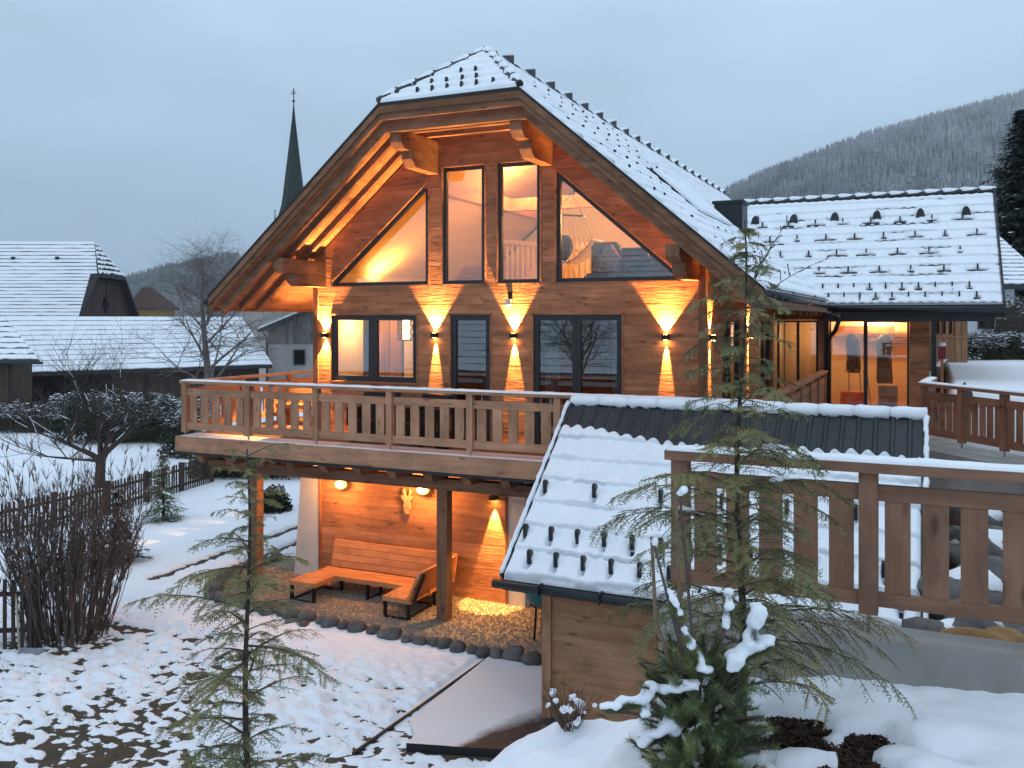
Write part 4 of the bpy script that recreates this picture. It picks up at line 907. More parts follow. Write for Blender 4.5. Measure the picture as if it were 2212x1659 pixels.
def tile_mesh(wd, ln):
    pr = [(0, 0), (.02, .028), (.05, .028), (.07, .004), (wd*.55, .0), (wd-.03, .004), (wd, 0)]; mb = MB()
    for v_ in (0, ln):
        for (a, h) in pr: mb.v.append((a, v_*sc_-(h+.03*(1-v_/ln))*ss_, v_*ss_+(h+.03*(1-v_/ln))*sc_))
    k = len(pr)
    for i in range(k-1): mb.f.append((i, i+1, k+i+1, k+i))
    n = len(mb.v)
    for (a, h) in pr: mb.v.append((a, 0+.02*ss_*0-(h-.0)*ss_*0, -.0))
    for i in range(k-1): mb.f.append((i+1, i, n+i, n+i+1))
    return mb.mesh('tile')
tm = tile_mesh(.2066, .83); tm.materials.append(TILE)
for r_ in range(2):
    v0 = 3.14-.80*(r_+1)
    for k in range(24): link('tile', tm, None, sh, loc=(X0+k*.2066, -4.42+v0*sc_, -1.06+v0*ss_+.004))
MB().prism([fnS(X0+.02, 0, -.01), fnS(X0+.02, 1.6, -.01), fnS(X1-.02, 1.6, -.01), fnS(X1-.02, 0, -.01)], (0, -.001, .004)).build('tile_bed', TILE, sh)
for n, (yy, L) in grd.items():
    for xx in L: o = link('snow_guard', gm, None, sh, loc=(xx, yy, -1.06+(yy+4.42)*.839+.04), rot=(.25, 0, 0)); o.scale = (1.5, 1.35, 1.3)
for k in range(11):
    xa = X0+.01+k*.452; cap((xa, -1.97, .965), (xa+.47, -1.97, .965), .095, .085, 'ridge_cap', sh, False)
    mb = MB(); rr = random.Random(k); pts = [(xa+.47*t, -1.985+rr.uniform(-.01, .01), 1.01+rr.uniform(-.006, .012)) for t in (.02, .2, .4, .6, .8, .99)]
    mb.tube(pts, [.082, .098, .094, .098, .094, .088], 10)
    for i, q in enumerate(mb.v): mb.v[i] = (q[0], q[1]*1.0, max(q[2], .955) if q[1] > -1.97 else max(q[2], .93-.0))
    mb.build('snow', SNOWR, sh, True)
for xx, nm in ((X0-.035, 'l'), (X1, 'r')):
    MB().prism([fnS(xx, -.02, -.10), fnS(xx, 3.17, -.10), fnS(xx, 3.17, .045), fnS(xx, -.02, .045)], (.035, 0, 0)).build('verge_flashing', METAL, sh)
    mb = MB(); rr = random.Random(3); N = 40; pts = [fnS(xx+.018+rr.uniform(-.006, .006), .0+3.13*t/N, .055) for t in range(N+1)]; mb.tube(pts, [.032*(.7+.5*rr.random()) for _ in range(N+1)], 6); mb.build('snow', SNOWR, sh, True)
mb = MB(); mb.tube([(X0-.08, -4.56, -1.13), (X1, -4.56, -1.15)], .055, 8); mb.build('gutter', METAL, sh, True)
MB().box(X0, X1, -4.44, -4.41, -1.24, -1.08).build('eaves_board', METAL, sh)
for k in range(6): MB().box(6.9+k*.8, 6.92+k*.8, -4.63, -4.42, -1.20, -1.07).build('gutter_bracket', METAL, sh)
zz_ = [-3.2+i*2.05/9 for i in range(10)]
SHX = wood('shed', 'x')
for a, b in zip(zz_[:-1], zz_[1:]): plank([(6.88, a), (11.2, a), (11.2, b), (6.88, b)], -4.1+rnd.uniform(0, .004), .05, SHX, sh)
MB().box(6.76, 6.885, -4.14, -4.0, -3.2, -1.15).build('corner_post', wood('shed', 'z'), sh); [MB().prism([(xw, -4.02, -3.2), (xw, -2.02, -3.2), (xw, -2.02, .70), (xw, -4.02, -.92)], (.06, 0, 0)).build('side_wall', wood('shed', 'y'), sh) for xw in (6.80, 11.2)]
MB().box(6.8, 11.26, -2.02, -1.97, -3.2, .72).build('back_wall', wood('shed', 'x'), sh)
# ================================================================== NEAR WALL AND RAILING
cw = thing('concrete_wall', 'low grey concrete wall under the near wooden railing', 'wall')
mb = MB(); mb.box(9.64, 16, -8.88, -8.55, -3, .24); mb.build('wall_body', CONC, cw)
nr = thing('railing', 'brown wooden railing with snow on its handrail on the near concrete wall', 'railing')
rail_run(nr, (9.76, -8.73, 0), (14.68, -8.73, 0), 5, 4, (wood('near', 'x'), 0, wood('near', 'z')), z0=.24, top=1.04, tz=(.855, .955), bz=(.175, .262), bw=.152, pw=.115, lift=.125, hr_w=.19, hz=.065)
# ================================================================== TERRACE
te = struct(MB().prism([(x, y, -1.35) for x, y in [(9.3, 7.28), (9.3, 2.7), (11.1, 2.7), (12.45, .95), (14.6, -1.8), (15.4, -1.1), (11.75, 3.6), (11.52, 7.28)]], (0, 0, 1.33)).build('terrace_slab', CONC))
trl = thing('railing', 'reddish wooden terrace railing running to the right edge behind the shed ridge', 'railing')
TM = (wood('terrace', 'x'), 0, wood('terrace', 'z'))
rail_run(trl, (11.27, 3.43, 0), (14.3, -.44, 0), 5, 5, TM, top=1.03, bw=.118, pw=.11, hz=.055)
tr2 = thing('railing', 'short snow topped railing turning the corner beside the black annex post', 'railing')
rail_run(tr2, (11.27, 3.60, 0), (11.42, 5.0, 0), 5, 1, TM, top=1.03, bw=.118, hz=.055, first=False)
tr3 = thing('railing', 'far snow topped railing below the brown hut', 'railing')
rail_run(tr3, (11.50, 8.8, 0), (11.74, 12.9, 0), 5, 4, TM, z0=.1, top=.98, bw=.145, hz=.055)
cd_ = MB(); cd_.tube([(11.33, 3.3, .62), (11.9, 2.55, .72), (12.5, 1.75, .86), (12.72, 1.42, .93)], .008, 4); tag(cd_.build('red_cord', mat('red_cord', (.45, .05, .07), rough=.7)), 'thin red cord tied along the reddish terrace railing', 'cord')
# boulders in the bank
bld = [((11.65, -5.6, -.75), .42, 1), ((12.4, -5.2, -.7), .5, 2), ((11.8, -3.9, -.8), .5, 3), ((12.7, -3.4, -.7), .55, 4), ((11.9, -2.2, -.75), .5, 5), ((12.9, -1.6, -.7), .5, 6), ((11.9, -.5, -.75), .45, 7), ((12.0, -6.8, -.55), .42, 8), ((13.0, -6.4, -.5), .5, 9), ((13.6, -4.6, -.55), .6, 10), ((11.75, -7.6, -.2), .30, 11), ((12.6, -7.7, -.15), .34, 12)]
lbl = ['dark snow capped boulder low beside the right edge of the shed roof', 'boulder behind the second board from the right of the near railing', 'boulder in the bank between shed roof and terrace', 'large dark boulder half hidden by the near railing', 'boulder below the concrete edge of the terrace', 'boulder at the foot of the terrace wall at the right', 'boulder tucked against the terrace wall beside the shed', 'rounded boulder just behind the near concrete wall', 'dark boulder at the right edge behind the near railing', 'big boulder at the far right of the rock bank', 'ochre stone block behind the near concrete wall', 'brown stone beside the ochre block behind the concrete wall']
OCH = mat('ochre_stone', (.34, .19, .07), rough=.9, col2=(.22, .12, .05), vscale=6, bump=.3)
for (c, r, sd), lb in zip(bld, lbl):
    t = thing('boulder', lb, 'boulder', c, 0, 'boulders in the bank below the terrace')
    MB().blob((0, 0, 0), r, sd, .25, 3, (1, .8, .75)).build('rock', OCH if sd == 11 else STONE, t, True)
    if sd != 11: MB().blob((.05, -.0, r*.36), r*.72, sd+30, .35, 2, (1, .75, .55)).build('snow', SNOW, t, True)
pk = thing('pointed_stone', 'grey pointed stone standing in the snow behind the terrace railing', 'stone', (11.95, 4.3, .5))
MB().prism([(-.17, 0, 0), (.20, 0, 0), (.16, 0, .36), (.03, 0, .56), (-.08, 0, .42)], (0, .14, 0)).build('stone', STONE, pk)
def merge(o, vox=.011):
    o['kind'] = 'stuff'; m_ = o.modifiers.new('melt', 'REMESH'); m_.mode = 'VOXEL'; m_.voxel_size = vox; m_.use_smooth_shade = True
    k_ = o.modifiers.new('soften', 'SMOOTH'); k_.iterations = 4; k_.factor = .5; return o
# ================================================================== FOLIAGE TOOLS
def needles(P, D, S, n, ln, wd, rr, V, F, flat=True):
    """needle triangles along the segment P..P+D; S is the side vector"""
    Dn = D.normalized(); Sn = S.normalized(); U = Dn.cross(Sn)
    for i in range(n):
        t = (i+rr.random())/n; s = 1 if i % 2 else -1
        if flat: d = (Sn*s+Dn*.55+U*rr.uniform(-.35, .35)).normalized()
        else:
            a = rr.uniform(0, 6.283); d = (Sn*math.cos(a)+U*math.sin(a)+Dn*.7).normalized()
        b = P+D*t; q = d.cross(U if flat else Dn).normalized()*wd*.5 if (d.cross(U if flat else Dn)).length > 1e-4 else Dn*wd*.5
        L = ln*rr.uniform(.7, 1.15); k = len(V); V += [tuple(b-q), tuple(b+q), tuple(b+d*L)]; F.append((k, k+1, k+2))
def hemlock(base, h, seed, label, lengths, nb, top=.06, bend=(0, 0), q0=.1, nl=.016, dens=1.0, trunk_r=.03, extra=(), droop=.30, nw=.007, thin=.92, snowy=()):
    rr = random.Random(seed); b = Vector(base)
    t = thing('hemlock_tree', label, 'tree', base)
    axis = lambda q: Vector((bend[0]*q*q+.02*math.sin(q*9), bend[1]*q*q+.02*math.cos(q*7), h*q))
    tr = MB(); tr.tube([axis(i/14) for i in range(15)], [trunk_r*(1-.86*i/14) for i in range(15)], 7); tr.build('trunk', BARK, t, True)
    V = []; F = []; V2 = []; F2 = []; br = MB()
    jobs = []
    for i in range(nb):
        q = q0+(1-q0)*(i+.5)/nb*.985; jobs.append((q, i*2.399+rr.uniform(-.4, .4), np.interp(q, [a for a, _ in lengths], [c for _, c in lengths])*rr.uniform(.38, 1.18), rr.uniform(.15, .55)))
    jobs += list(extra); sno = MB()
    for ji, (q, az, L, upw) in enumerate(jobs):
        p = axis(q); o = Vector((math.cos(az), math.sin(az), 0)); n = max(5, int(L/.05)); pts = [p]; d = (o+Vector((0, 0, upw))).normalized()
        for k in range(n):
            d = (d+Vector((rr.uniform(-.08, .08), rr.uniform(-.08, .08), -droop*1.6/n*(k/n+.25)*2))).normalized(); pts.append(pts[-1]+d*(L/n))
        br.tube(pts, [max(.0016, trunk_r*.26*(1-k/n)*min(1, L*1.6)) for k in range(n+1)], 4, False)
        if ji in snowy: sno.tube([pts[k]+Vector((0, 0, .012)) for k in range(int(n*.3), int(n*.62))], [rr.uniform(.006, .024) for k in range(int(n*.3), int(n*.62))], 8)
        tgt = (V, F) if rr.random() < .55 else (V2, F2)
        for k in range(1, n+1):
            d = pts[k]-pts[k-1]; s = d.cross(Vector((0, 0, 1))); s = s.normalized() if s.length > 1e-4 else Vector((1, 0, 0))
            needles(pts[k-1], d, s, int(9*dens), nl, nw, rr, *tgt)
            for sg in (-1, 1):
                if rr.random() > thin: continue
                tl = L*.42*(1-.72*k/n)*rr.uniform(.5, 1.2)+.03; td = (d.normalized()*.75+s*sg*.8+Vector((0, 0, rr.uniform(-.35, .1)))).normalized()
                q_ = pts[k-1]+d*rr.random(); m_ = max(2, int(tl/.05)); e_ = q_
                tp = [q_]
                for _ in range(m_):
                    td = (td+Vector((0, 0, -.10))+Vector((rr.uniform(-.1, .1), rr.uniform(-.1, .1), 0))).normalized(); e2 = e_+td*(tl/m_)
                    needles(e_, e2-e_, s if abs(td.dot(s)) < .8 else d, int(9*dens), nl*.95, nw, rr, *tgt)
                    if rr.random() < .55:
                        sd = (td*.6+(s if rr.random() < .5 else -s)*.7+Vector((0, 0, -.3))).normalized()*(tl*.3+.035); needles(e_, sd, td.cross(sd), int(9*dens), nl*.9, nw, rr, *tgt)
                    e_ = e2; tp.append(e2)
                br.tube(tp, [.0022]*(len(tp)-1)+[.001], 3, False)
    br.build('branches', mat('hemlock_twigs', (.13, .085, .055), rough=.9, col2=(.07, .05, .035), vscale=8), t)
    if sno.v: merge(sno.build('snow', SNOW, t, True), .008)
    if F: link('needles', tri_mesh('needles', V, F), HEML, t)
    if F2: link('needles', tri_mesh('needles', V2, F2), HEMG, t)
    return t
ra = lambda az: math.radians(az+YAW)     # azimuth measured from the view's right
hl = hemlock((6.22, -9.1, -3.02), 4.2, 21, 'tall thin young hemlock standing in the garden in front of the bench', [(0, .70), (.3, .82), (.52, .68), (.66, .95), (.76, .66), (.85, .40), (.95, .26), (1, .14)], 84, bend=(-.05, 0), q0=.12, nl=.032, trunk_r=.042, dens=.8, droop=.36, nw=.0095, thin=.58,
             extra=((.985, ra(20), .42, .5), (.99, ra(160), .25, .4), (.97, ra(60), .3, .3)))
hr_ = hemlock((10.38, -9.85, -.12), 2.95, 5, 'hemlock with feathery branches growing in front of the near railing', [(0, .35), (.12, .55), (.25, .78), (.42, .72), (.55, .48), (.66, .40), (.8, .34), (.9, .2), (1, .08)], 96, bend=(.0, .08), q0=.10, nl=.024, trunk_r=.026, dens=.95, droop=.42, nw=.0075, thin=.74, snowy=(96, 100, 101),
             extra=((.40, ra(175), .72, .5), (.42, ra(188), .62, .42), (.24, ra(-15), .95, .30), (.20, ra(-25), .9, .15), (.48, ra(5), .75, .25), (.55, ra(12), .62, .2)))
# bare budded shoots at its top
tw = MB(); rr = random.Random(4); topz = Vector((10.40, -9.80, 2.32))
for L, az, upv in ((.62, 45, 1.6), (.60, 15, .85), (.48, 5, .3), (.45, 70, 2.4), (.50, -5, .18)):
    p = topz.copy(); d = Vector((math.cos(ra(az)), math.sin(ra(az)), upv)).normalized(); pts = [p]
    for k in range(9):
        d = (d+Vector((rr.uniform(-.07, .07), rr.uniform(-.07, .07), -.05))).normalized(); p = p+d*L/9; pts.append(p)
        e = (d+Vector((rr.uniform(-.9, .9), rr.uniform(-.9, .9), rr.uniform(-.2, .7)))).normalized(); tw.tube([p, p+e*rr.uniform(.03, .09)], [.003, .0045], 4)
    tw.tube(pts, [.005-.0004*k for k in range(10)], 4)
for v_ in range(len(tw.v)): tw.v[v_] = tuple(Vector(tw.v[v_])-Vector((10.38, -9.85, -.12)))
tw.build('bare_shoots', BRANCH, hr_)
# young pine
pi = thing('young_pine', 'bushy young pine carrying thick snow at the bottom of the picture', 'tree', (10.30, -10.5, -.05))
rr = random.Random(12); V = []; F = []; V2 = []; F2 = []; br = MB(); a_ = math.radians(YAW); RV = Vector((math.cos(a_), math.sin(a_), 0)); FV = Vector((-math.sin(a_), math.cos(a_), 0))
br2 = MB()
def shoot(p, d, L, n, grow=(V, F)):
    pts = [p]
    for k in range(6):
        d = (d+Vector((rr.uniform(-.08, .08), rr.uniform(-.08, .08), .05))).normalized(); q = pts[-1]+d*L/6
        s = d.orthogonal(); needles(pts[-1], q-pts[-1], s, n, .048, .0032, rr, *grow, flat=False); pts.append(q)
    br.tube(pts, [.010-.001*k for k in range(7)], 4, False); return pts
for i in range(260):
    az = rr.uniform(0, 6.283); zz = rr.uniform(.0, .60); o = RV*math.cos(az)+FV*math.sin(az); rad = (.13+.17*rr.random())*(1.05-.6*abs(zz-.22))
    p = o*rad*rr.uniform(.2, .9)+Vector((0, 0, zz)); shoot(p, (o*rr.uniform(.5, 1)+Vector((0, 0, rr.uniform(-.2, .8)))).normalized(), rr.uniform(.10, .20), 32, (V, F) if rr.random() < .6 else (V2, F2))
for dx, dz, L in ((-.10, .85, .62), (-.22, .8, .42)):
    br2.tube([RV*(dx*.3)+Vector((0, 0, .35)), RV*dx+Vector((0, 0, dz))], [.013, .011], 6); pts = [RV*dx+Vector((0, 0, dz)), RV*(dx-.02)+Vector((0, 0, dz+L))]
    br2.tube(pts, [.011, .009], 6); needles(pts[0], pts[1]-pts[0], RV, 40, .03, .003, rr, V, F, flat=False)
br2.build('leader', mat('tan_bark', (.22, .15, .10), rough=.9, col2=(.14, .09, .06), vscale=14), pi)
def finish_pine():
    br.build('branches', BRANCH, pi); link('needles', tri_mesh('needles', V, F), PINE, pi)
    link('needles', tri_mesh('needles', V2, F2), mat('pine_needles_light', (.18, .20, .07), rough=.55, col2=(.09, .13, .055), vscale=5), pi)
sn_ = MB()
def lump(path, r, sd):
    q = random.Random(sd)
    pts_ = [RV*a+FV*(-.12)+Vector((0, 0, b-r*.8)) for a, b in path]
    for a, b in zip(pts_[:-1], pts_[1:]):
        br.tube([a, b], [.007, .006], 4, False)
        for gr in ((V, F), (V2, F2)): needles(a, b-a, (b-a).orthogonal(), int(260*(b-a).length/.1), .05, .0034, rr, *gr, flat=False)
    br.tube([Vector((0, 0, .3)), pts_[0]], [.010, .007], 4, False)
    if pts_[0].x**2+pts_[0].y**2 > .01: needles(Vector((0, 0, .3)), pts_[0]-Vector((0, 0, .3)), RV, 60, .05, .0034, rr, V, F, flat=False)
    for i, (dx, dz) in enumerate(path):
        nx = path[min(i+1, len(path)-1)]
        for k in range(3):
            t = k/3; sn_.blob(tuple(RV*(dx+(nx[0]-dx)*t)+FV*(-.12+q.uniform(-.03, .03))+Vector((0, 0, dz+(nx[1]-dz)*t))), r*q.uniform(.7, 1.1), sd*7+i*3+k, .2, 2, (1.1, 1, .8))
lump([(.14, .66), (.20, .70), (.24, .80), (.26, .90)], .042, 1); lump([(.14, .66), (.24, .70), (.31, .74)], .035, 2); lump([(.10, .82), (.115, .92), (.12, .98)], .026, 3); lump([(.13, .62), (.16, .64)], .03, 14)
lump([(-.50, .43), (-.40, .44), (-.30, .46), (-.26, .52)], .032, 4); lump([(-.30, .46), (-.29, .40)], .03, 5); lump([(-.20, .50), (-.12, .53), (-.06, .53)], .033, 6); lump([(-.30, .25), (-.24, .31), (-.16, .36), (-.15, .30)], .042, 7)
lump([(-.02, .62), (.02, .60)], .026, 8); lump([(-.17, .98), (-.13, .90), (-.12, .88)], .022, 9); lump([(-.10, .80), (-.07, .72)], .022, 10); lump([(-.06, .74), (-.02, .66)], .02, 11); lump([(-.12, 1.46), (-.10, 1.485)], .021, 12); lump([(-.245, 1.22), (-.24, 1.235)], .019, 13)
merge(sn_.build('snow', SNOW, pi, True)); finish_pine()
# dried plant beside the shed wall
dp_ = thing('dried_shrub', 'small dried shrub with snow on its twigs in front of the shed wall', 'shrub', (8.80, -8.42, -1.02))
mb = MB(); s2 = MB(); rr = random.Random(3)
for k in range(60):
    az = rr.uniform(0, 6.28); d = Vector((math.cos(az)*.45, math.sin(az)*.45, 1)).normalized(); p = Vector((0, 0, 0)); L = rr.uniform(.25, .5); pts = [p]
    for i in range(5): d = (d+Vector((rr.uniform(-.15, .15), rr.uniform(-.15, .15), 0))).normalized(); p = p+d*L/5; pts.append(p)
    mb.tube(pts, [.006, .005, .005, .004, .003, .002], 4)
    if k % 3 == 0: s2.blob(tuple(pts[4]), rr.uniform(.016, .034), k, .25, 2, (1, 1, .9))
mb.build('twigs', mat('dry_twig', (.14, .085, .06), rough=.9, vscale=9), dp_); merge(s2.build('snow', SNOW, dp_, True), .007)
# ---------------- bare trees
def bare(t, base_r, h, seed, levels, spread, ma, droop=0., nsub=(5, 6, 5), snowy=None, trunk_h=.3, taper=.62, n=5, lens=(1, .62, .5, .4)):
    rr = random.Random(seed); mb = MB(); sw = MB()
    def grow(p, d, L, r, lv):
        k = 6 if lv < 2 else 4; pts = [p]; rs_ = [r]
        for i in range(k):
            d = (d+Vector((rr.uniform(-.2, .2), rr.uniform(-.2, .2), rr.uniform(-.1, .16)-(droop*(lv >= 2)))))
            d.normalize(); p = p+d*L/k; pts.append(p); rs_.append(r*(1-.7*(i+1)/k))
        mb.tube(pts, rs_, n if lv < 2 else 3, False)
        if snowy and lv in snowy:
            for i in range(1, k):
                if rr.random() < .42: sw.tube([pts[i]+Vector((0, 0, rs_[i]*.8)), pts[i+1]+Vector((0, 0, rs_[i+1]*.8))], [max(rs_[i]*.7, .014), max(rs_[i+1]*.7, .010)], 4)
        if lv >= levels: return
        for j in range(nsub[min(lv, len(nsub)-1)]):
            q = rr.uniform(.25, 1.0); i = min(k-1, int(q*k)); b = pts[i].lerp(pts[i+1], q*k-i)
            o = Vector((rr.uniform(-1, 1), rr.uniform(-1, 1), rr.uniform(-.1, .8))); nd_ = (d*.45+o.normalized()*spread).normalized()
            grow(b, nd_, L*lens[min(lv+1, 3)]*rr.uniform(.6, 1.15)/lens[min(lv, 3)]*1.0, max(rs_[i]*taper, .004), lv+1)
    grow(Vector((0, 0, 0)), Vector((0, 0, 1)), h*trunk_h, base_r, 0) if False else None
    return mb, sw, grow
def bare_tree(name, label, base, trunk, limbs, seed, levels, spread, ma, droop=0, nsub=(5, 5), snowy=None, sm2=3):
    """trunk: [(offset, radius)...]; limbs: (start offset, direction, length, radius)"""
    t = thing(name, label, 'tree' if name != 'bare_shrub' else 'shrub', base)
    mb, sw, grow = bare(t, 0, 1, seed, levels, spread, ma, droop, nsub, snowy)
    tm_ = MB(); tm_.tube([p for p, r in trunk], [r for p, r in trunk], 8); tm_.build('trunk', ma, t, True)
    for s, d, L, r in limbs: grow(Vector(s), Vector(d).normalized(), L, r, 1)
    mb.build('branches', ma, t)
    if sw.v: stuff(sw.build('snow', SNOW, t, True))
    return t
LRV = lambda r, f, z: (RV*r+FV*f+Vector((0, 0, z)))
rr = random.Random(8)
bare_tree('apple_tree', 'bare apple tree with snow along its branches in the left garden', (-12.0, 5.07, -3.05), [((0, 0, 0), .17), (LRV(.02, 0, .5), .15), (LRV(.05, 0, 1.05), .14)],
          [(LRV(.03, 0, .95), LRV(-.75, .1, .6), 1.9, .10), (LRV(.05, 0, 1.0), LRV(.7, -.1, .75), 2.1, .10), (LRV(.05, 0, 1.0), LRV(-.1, .3, 1), 2.2, .09), (LRV(.05, 0, 1.0), LRV(.3, .3, 1), 2.0, .08), (LRV(0, 0, .9), LRV(-1, -.2, .25), 1.9, .06), (LRV(.05, 0, 1.0), LRV(.1, -.5, .8), 1.6, .07)], 31, 4, .85, BARK, -.01, (6, 6, 6, 4), (1, 2))
bare_tree('birch_tree', 'weeping bare birch in front of the long barn roof', (-20.5, 18.8, -3.05), [((0, 0, 0), .22), (LRV(.0, 0, 2.2), .18), (LRV(-.2, 0, 4.0), .14), (LRV(-.35, 0, 6.0), .08), (LRV(-.3, 0, 8.3), .02)],
          [(LRV(-.1, 0, 2.8+.46*k), LRV(math.cos(k*2.3), math.sin(k*2.3), 1.0), 3.0-.17*k, .085-.005*k) for k in range(12)]+[(LRV(0, 0, 1.9), LRV(-1, 0, .9), 2.8, .07), (LRV(0, 0, 2.0), LRV(1, .2, 1.0), 3.0, .08), (LRV(0, 0, 2.1), LRV(.9, -.4, 1.3), 3.2, .07)], 77, 4, .8, BIRCH, .12, (6, 6, 7, 5))
shb = thing('bare_shrub', 'dense bare shrub with many upright brown stems at the left', 'shrub', (-1.6, -4.5, -3.05))
mb = MB(); rr = random.Random(15)
for k in range(175):
    az = rr.uniform(0, 6.28); q = math.sqrt(rr.random())*.6; o = RV*math.cos(az)+FV*math.sin(az); p = o*q; L = rr.uniform(1.7, 3.6)*(1-.2*q); d = (o*rr.uniform(.0, .42)+Vector((0, 0, 1))).normalized(); pts = [p]
    for i in range(8):
        d = (d+Vector((rr.uniform(-.12, .12), rr.uniform(-.12, .12), .03))).normalized(); p = p+d*L/8; pts.append(p)
        if i > 1:
            for _ in range(4):
                e = (d+Vector((rr.uniform(-.7, .7), rr.uniform(-.7, .7), rr.uniform(0, .5)))).normalized(); l2 = rr.uniform(.15, .6)*(1-i/11); m_ = p+e*l2*.5; e2 = (e+Vector((rr.uniform(-.3, .3), rr.uniform(-.3, .3), .4))).normalized()
                mb.tube([p, m_, m_+e2*l2*.5], [.0065, .005, .003], 3, False)
                if rr.random() < .5: mb.tube([m_, m_+(e2+Vector((rr.uniform(-.6, .6), rr.uniform(-.6, .6), .2))).normalized()*l2*.45], [.004, .0025], 3, False)
    r0 = rr.uniform(.007, .016); mb.tube(pts, [r0*(1-.82*i/8) for i in range(9)], 4, False)
mb.build('stems', BRANCH, shb)
dup(bpy.data.objects['birch_tree'], (-5.5, -30, -3), .7, 'bare tree mirrored in the glass of the wide balcony window')
# ---------------- leafy masses and conifers
def leaf_cloud(n, fn, size, seed):
    r = np.random.RandomState(seed); P = fn(r, n); a = r.normal(size=(n, 3)); a /= np.linalg.norm(a, axis=1)[:, None]; b = np.cross(a, r.normal(size=(n, 3))); b /= np.linalg.norm(b, axis=1)[:, None]+1e-9
    s = size*(.5+r.rand(n, 1)); V = np.stack([P-a*s*.5, P+a*s*.5, P+b*s], 1).reshape(-1, 3); return V, np.arange(3*n).reshape(-1, 3)
def bush(name, label, cat, base, rx, ry, h, n, size, seed, ma=HEDGE, snow=.12, boxy=False, rz=math.radians(YAW)):
    t = thing(name, label, cat, base, rz)
    def fn(r, m):
        if boxy:
            x = r.uniform(-1, 1, m); y = r.uniform(-1, 1, m); z = r.rand(m)**.6
            k = .82+.36*fbm(x*3*rx+seed, z*3+y*2, seed, 3)
            return np.stack([x*rx, y*ry*k, z*h*k], 1)
        d = r.normal(size=(m, 3)); d /= np.linalg.norm(d, axis=1)[:, None]; d[:, 2] = np.abs(d[:, 2])
        k = (.55+.45*r.rand(m)**.5)*(.7+.6*fbm(d[:, 0]*2.5+seed, d[:, 1]*2.5+d[:, 2]*2, seed, 3)); return d*k[:, None]*np.array([rx, ry, h])
    V, F = leaf_cloud(n, fn, size, seed); o = link('foliage', tri_mesh('foliage', V, F), ma, t)
    core = MB(); core.blob((0, 0, h*.35), .5, seed, .2, 2, (rx*1.15, ry*1.15, h*.85)); core.build('stems', BARK, t)
    if snow:
        V = V.reshape(-1, 3, 3); c = V.mean(1); k = fbm(c[:, 0]*2.2/max(rx, 1)*rx, c[:, 1]*2+c[:, 2], seed+5, 2); sel = (c[:, 2] > h*.55)&(k > .52-.05*snow/.12)
        W_ = V[sel]+np.array([0, 0, size*.35]); W_[:, :, 2] = W_[:, :, 2].mean(1, keepdims=True)+(W_[:, :, 2]-W_[:, :, 2].mean(1, keepdims=True))*.3
        W_ = (W_-W_.mean(1, keepdims=True))*1.35+W_.mean(1, keepdims=True)
        if len(W_): stuff(link('snow', tri_mesh('snow', W_.reshape(-1, 3), np.arange(3*len(W_)).reshape(-1, 3)), SNOW, t))
    return t
def conifer(name, label, base, h, R, seed, ma=SPRUCE, snow=.25, whorls=26, per=14, sz=.2, group=None):
    t = thing(name, label, 'tree', base, 0, group); rr = random.Random(seed); V = []; F = []; SV = []; SF = []
    for i in range(whorls):
        q = i/whorls; z = h*(.04+.95*q); L0 = R*(1-q)**.85+.04
        for j in range(per):
            az = rr.uniform(0, 6.28); L = L0*rr.uniform(.6, 1.12); o = Vector((math.cos(az), math.sin(az), 0)); s = Vector((-math.sin(az), math.cos(az), 0)); n = max(3, int(L/sz*1.6)); zb = z+rr.uniform(-.5, .5)*h/whorls
            for k in range(n):
                f = (k+.6)/n; p = o*(L*f)+Vector((0, 0, zb-.32*L*f+.10*L*f*f)); w_ = L*.30*(1-f*.8)+.03
                for _ in range(3):
                    a = p+s*rr.uniform(-w_, w_)+Vector((0, 0, rr.uniform(-.05, .05)*sz*4)); e = (o*rr.uniform(.2, 1)+s*rr.uniform(-.8, .8)+Vector((0, 0, rr.uniform(-.55, .1)))).normalized()*sz*rr.uniform(.7, 1.4); b = s*sz*.28
                    m_ = len(V); V += [tuple(a-b), tuple(a+b), tuple(a+e)]; F.append((m_, m_+1, m_+2))
                if rr.random() < snow and f > .3:
                    a = p+Vector((0, 0, sz*.18)); m_ = len(SV); b = s*sz*.5; e = o*sz*.9+Vector((0, 0, -.2*sz)); SV += [tuple(a-b), tuple(a+b), tuple(a+e)]; SF.append((m_, m_+1, m_+2))
    MB().tube([(0, 0, 0), (0, 0, h*.98)], [h*.018+.01, .008], 6).build('trunk', BARK, t); link('foliage', tri_mesh('foliage', V, F), ma, t)
    if SF: stuff(link('snow', tri_mesh('snow', SV, SF), SNOW, t))
    return t
bush('hedge', 'long dark evergreen hedge with snow on top in front of the brown barn wall', 'hedge', (-19.6, 13.2, -3.05), 3.1, 1.0, 2.0, 15000, .10, 3, HEDGE, .3, True)
bush('hedge', 'low bare hedge with snow on it in front of the white barn pier', 'hedge', (-26.2, 13.9, -3.05), 2.4, .7, 1.35, 5000, .10, 4, mat('bare_hedge', (.07, .055, .045), rough=.9, col2=(.04, .035, .03), vscale=2), .28, True)
bush('hedge', 'dark evergreen hedge at the end of the picket fence', 'hedge', (-9.0, 8.6, -3.05), 1.9, .8, 1.15, 8000, .07, 6, HEDGE, .05, True)
bush('hedge', 'dark tall evergreen bush behind the left corner of the balcony', 'hedge', (-14.2, 11.2, -3.05), 1.2, 1.0, 2.3, 6000, .08, 16, HEDGE, .2)
bush('juniper', 'small dark juniper in the snow left of the white buttress', 'shrub', (-4.9, 4.6, -3.05), .55, .5, .75, 2500, .06, 7, SPRUCE, .12)
conifer('young_spruce', 'small snowy spruce standing by the picket fence', (-6.7, 2.5, -3.05), 1.9, .62, 3, PINE, .3, 16, 9, .10)
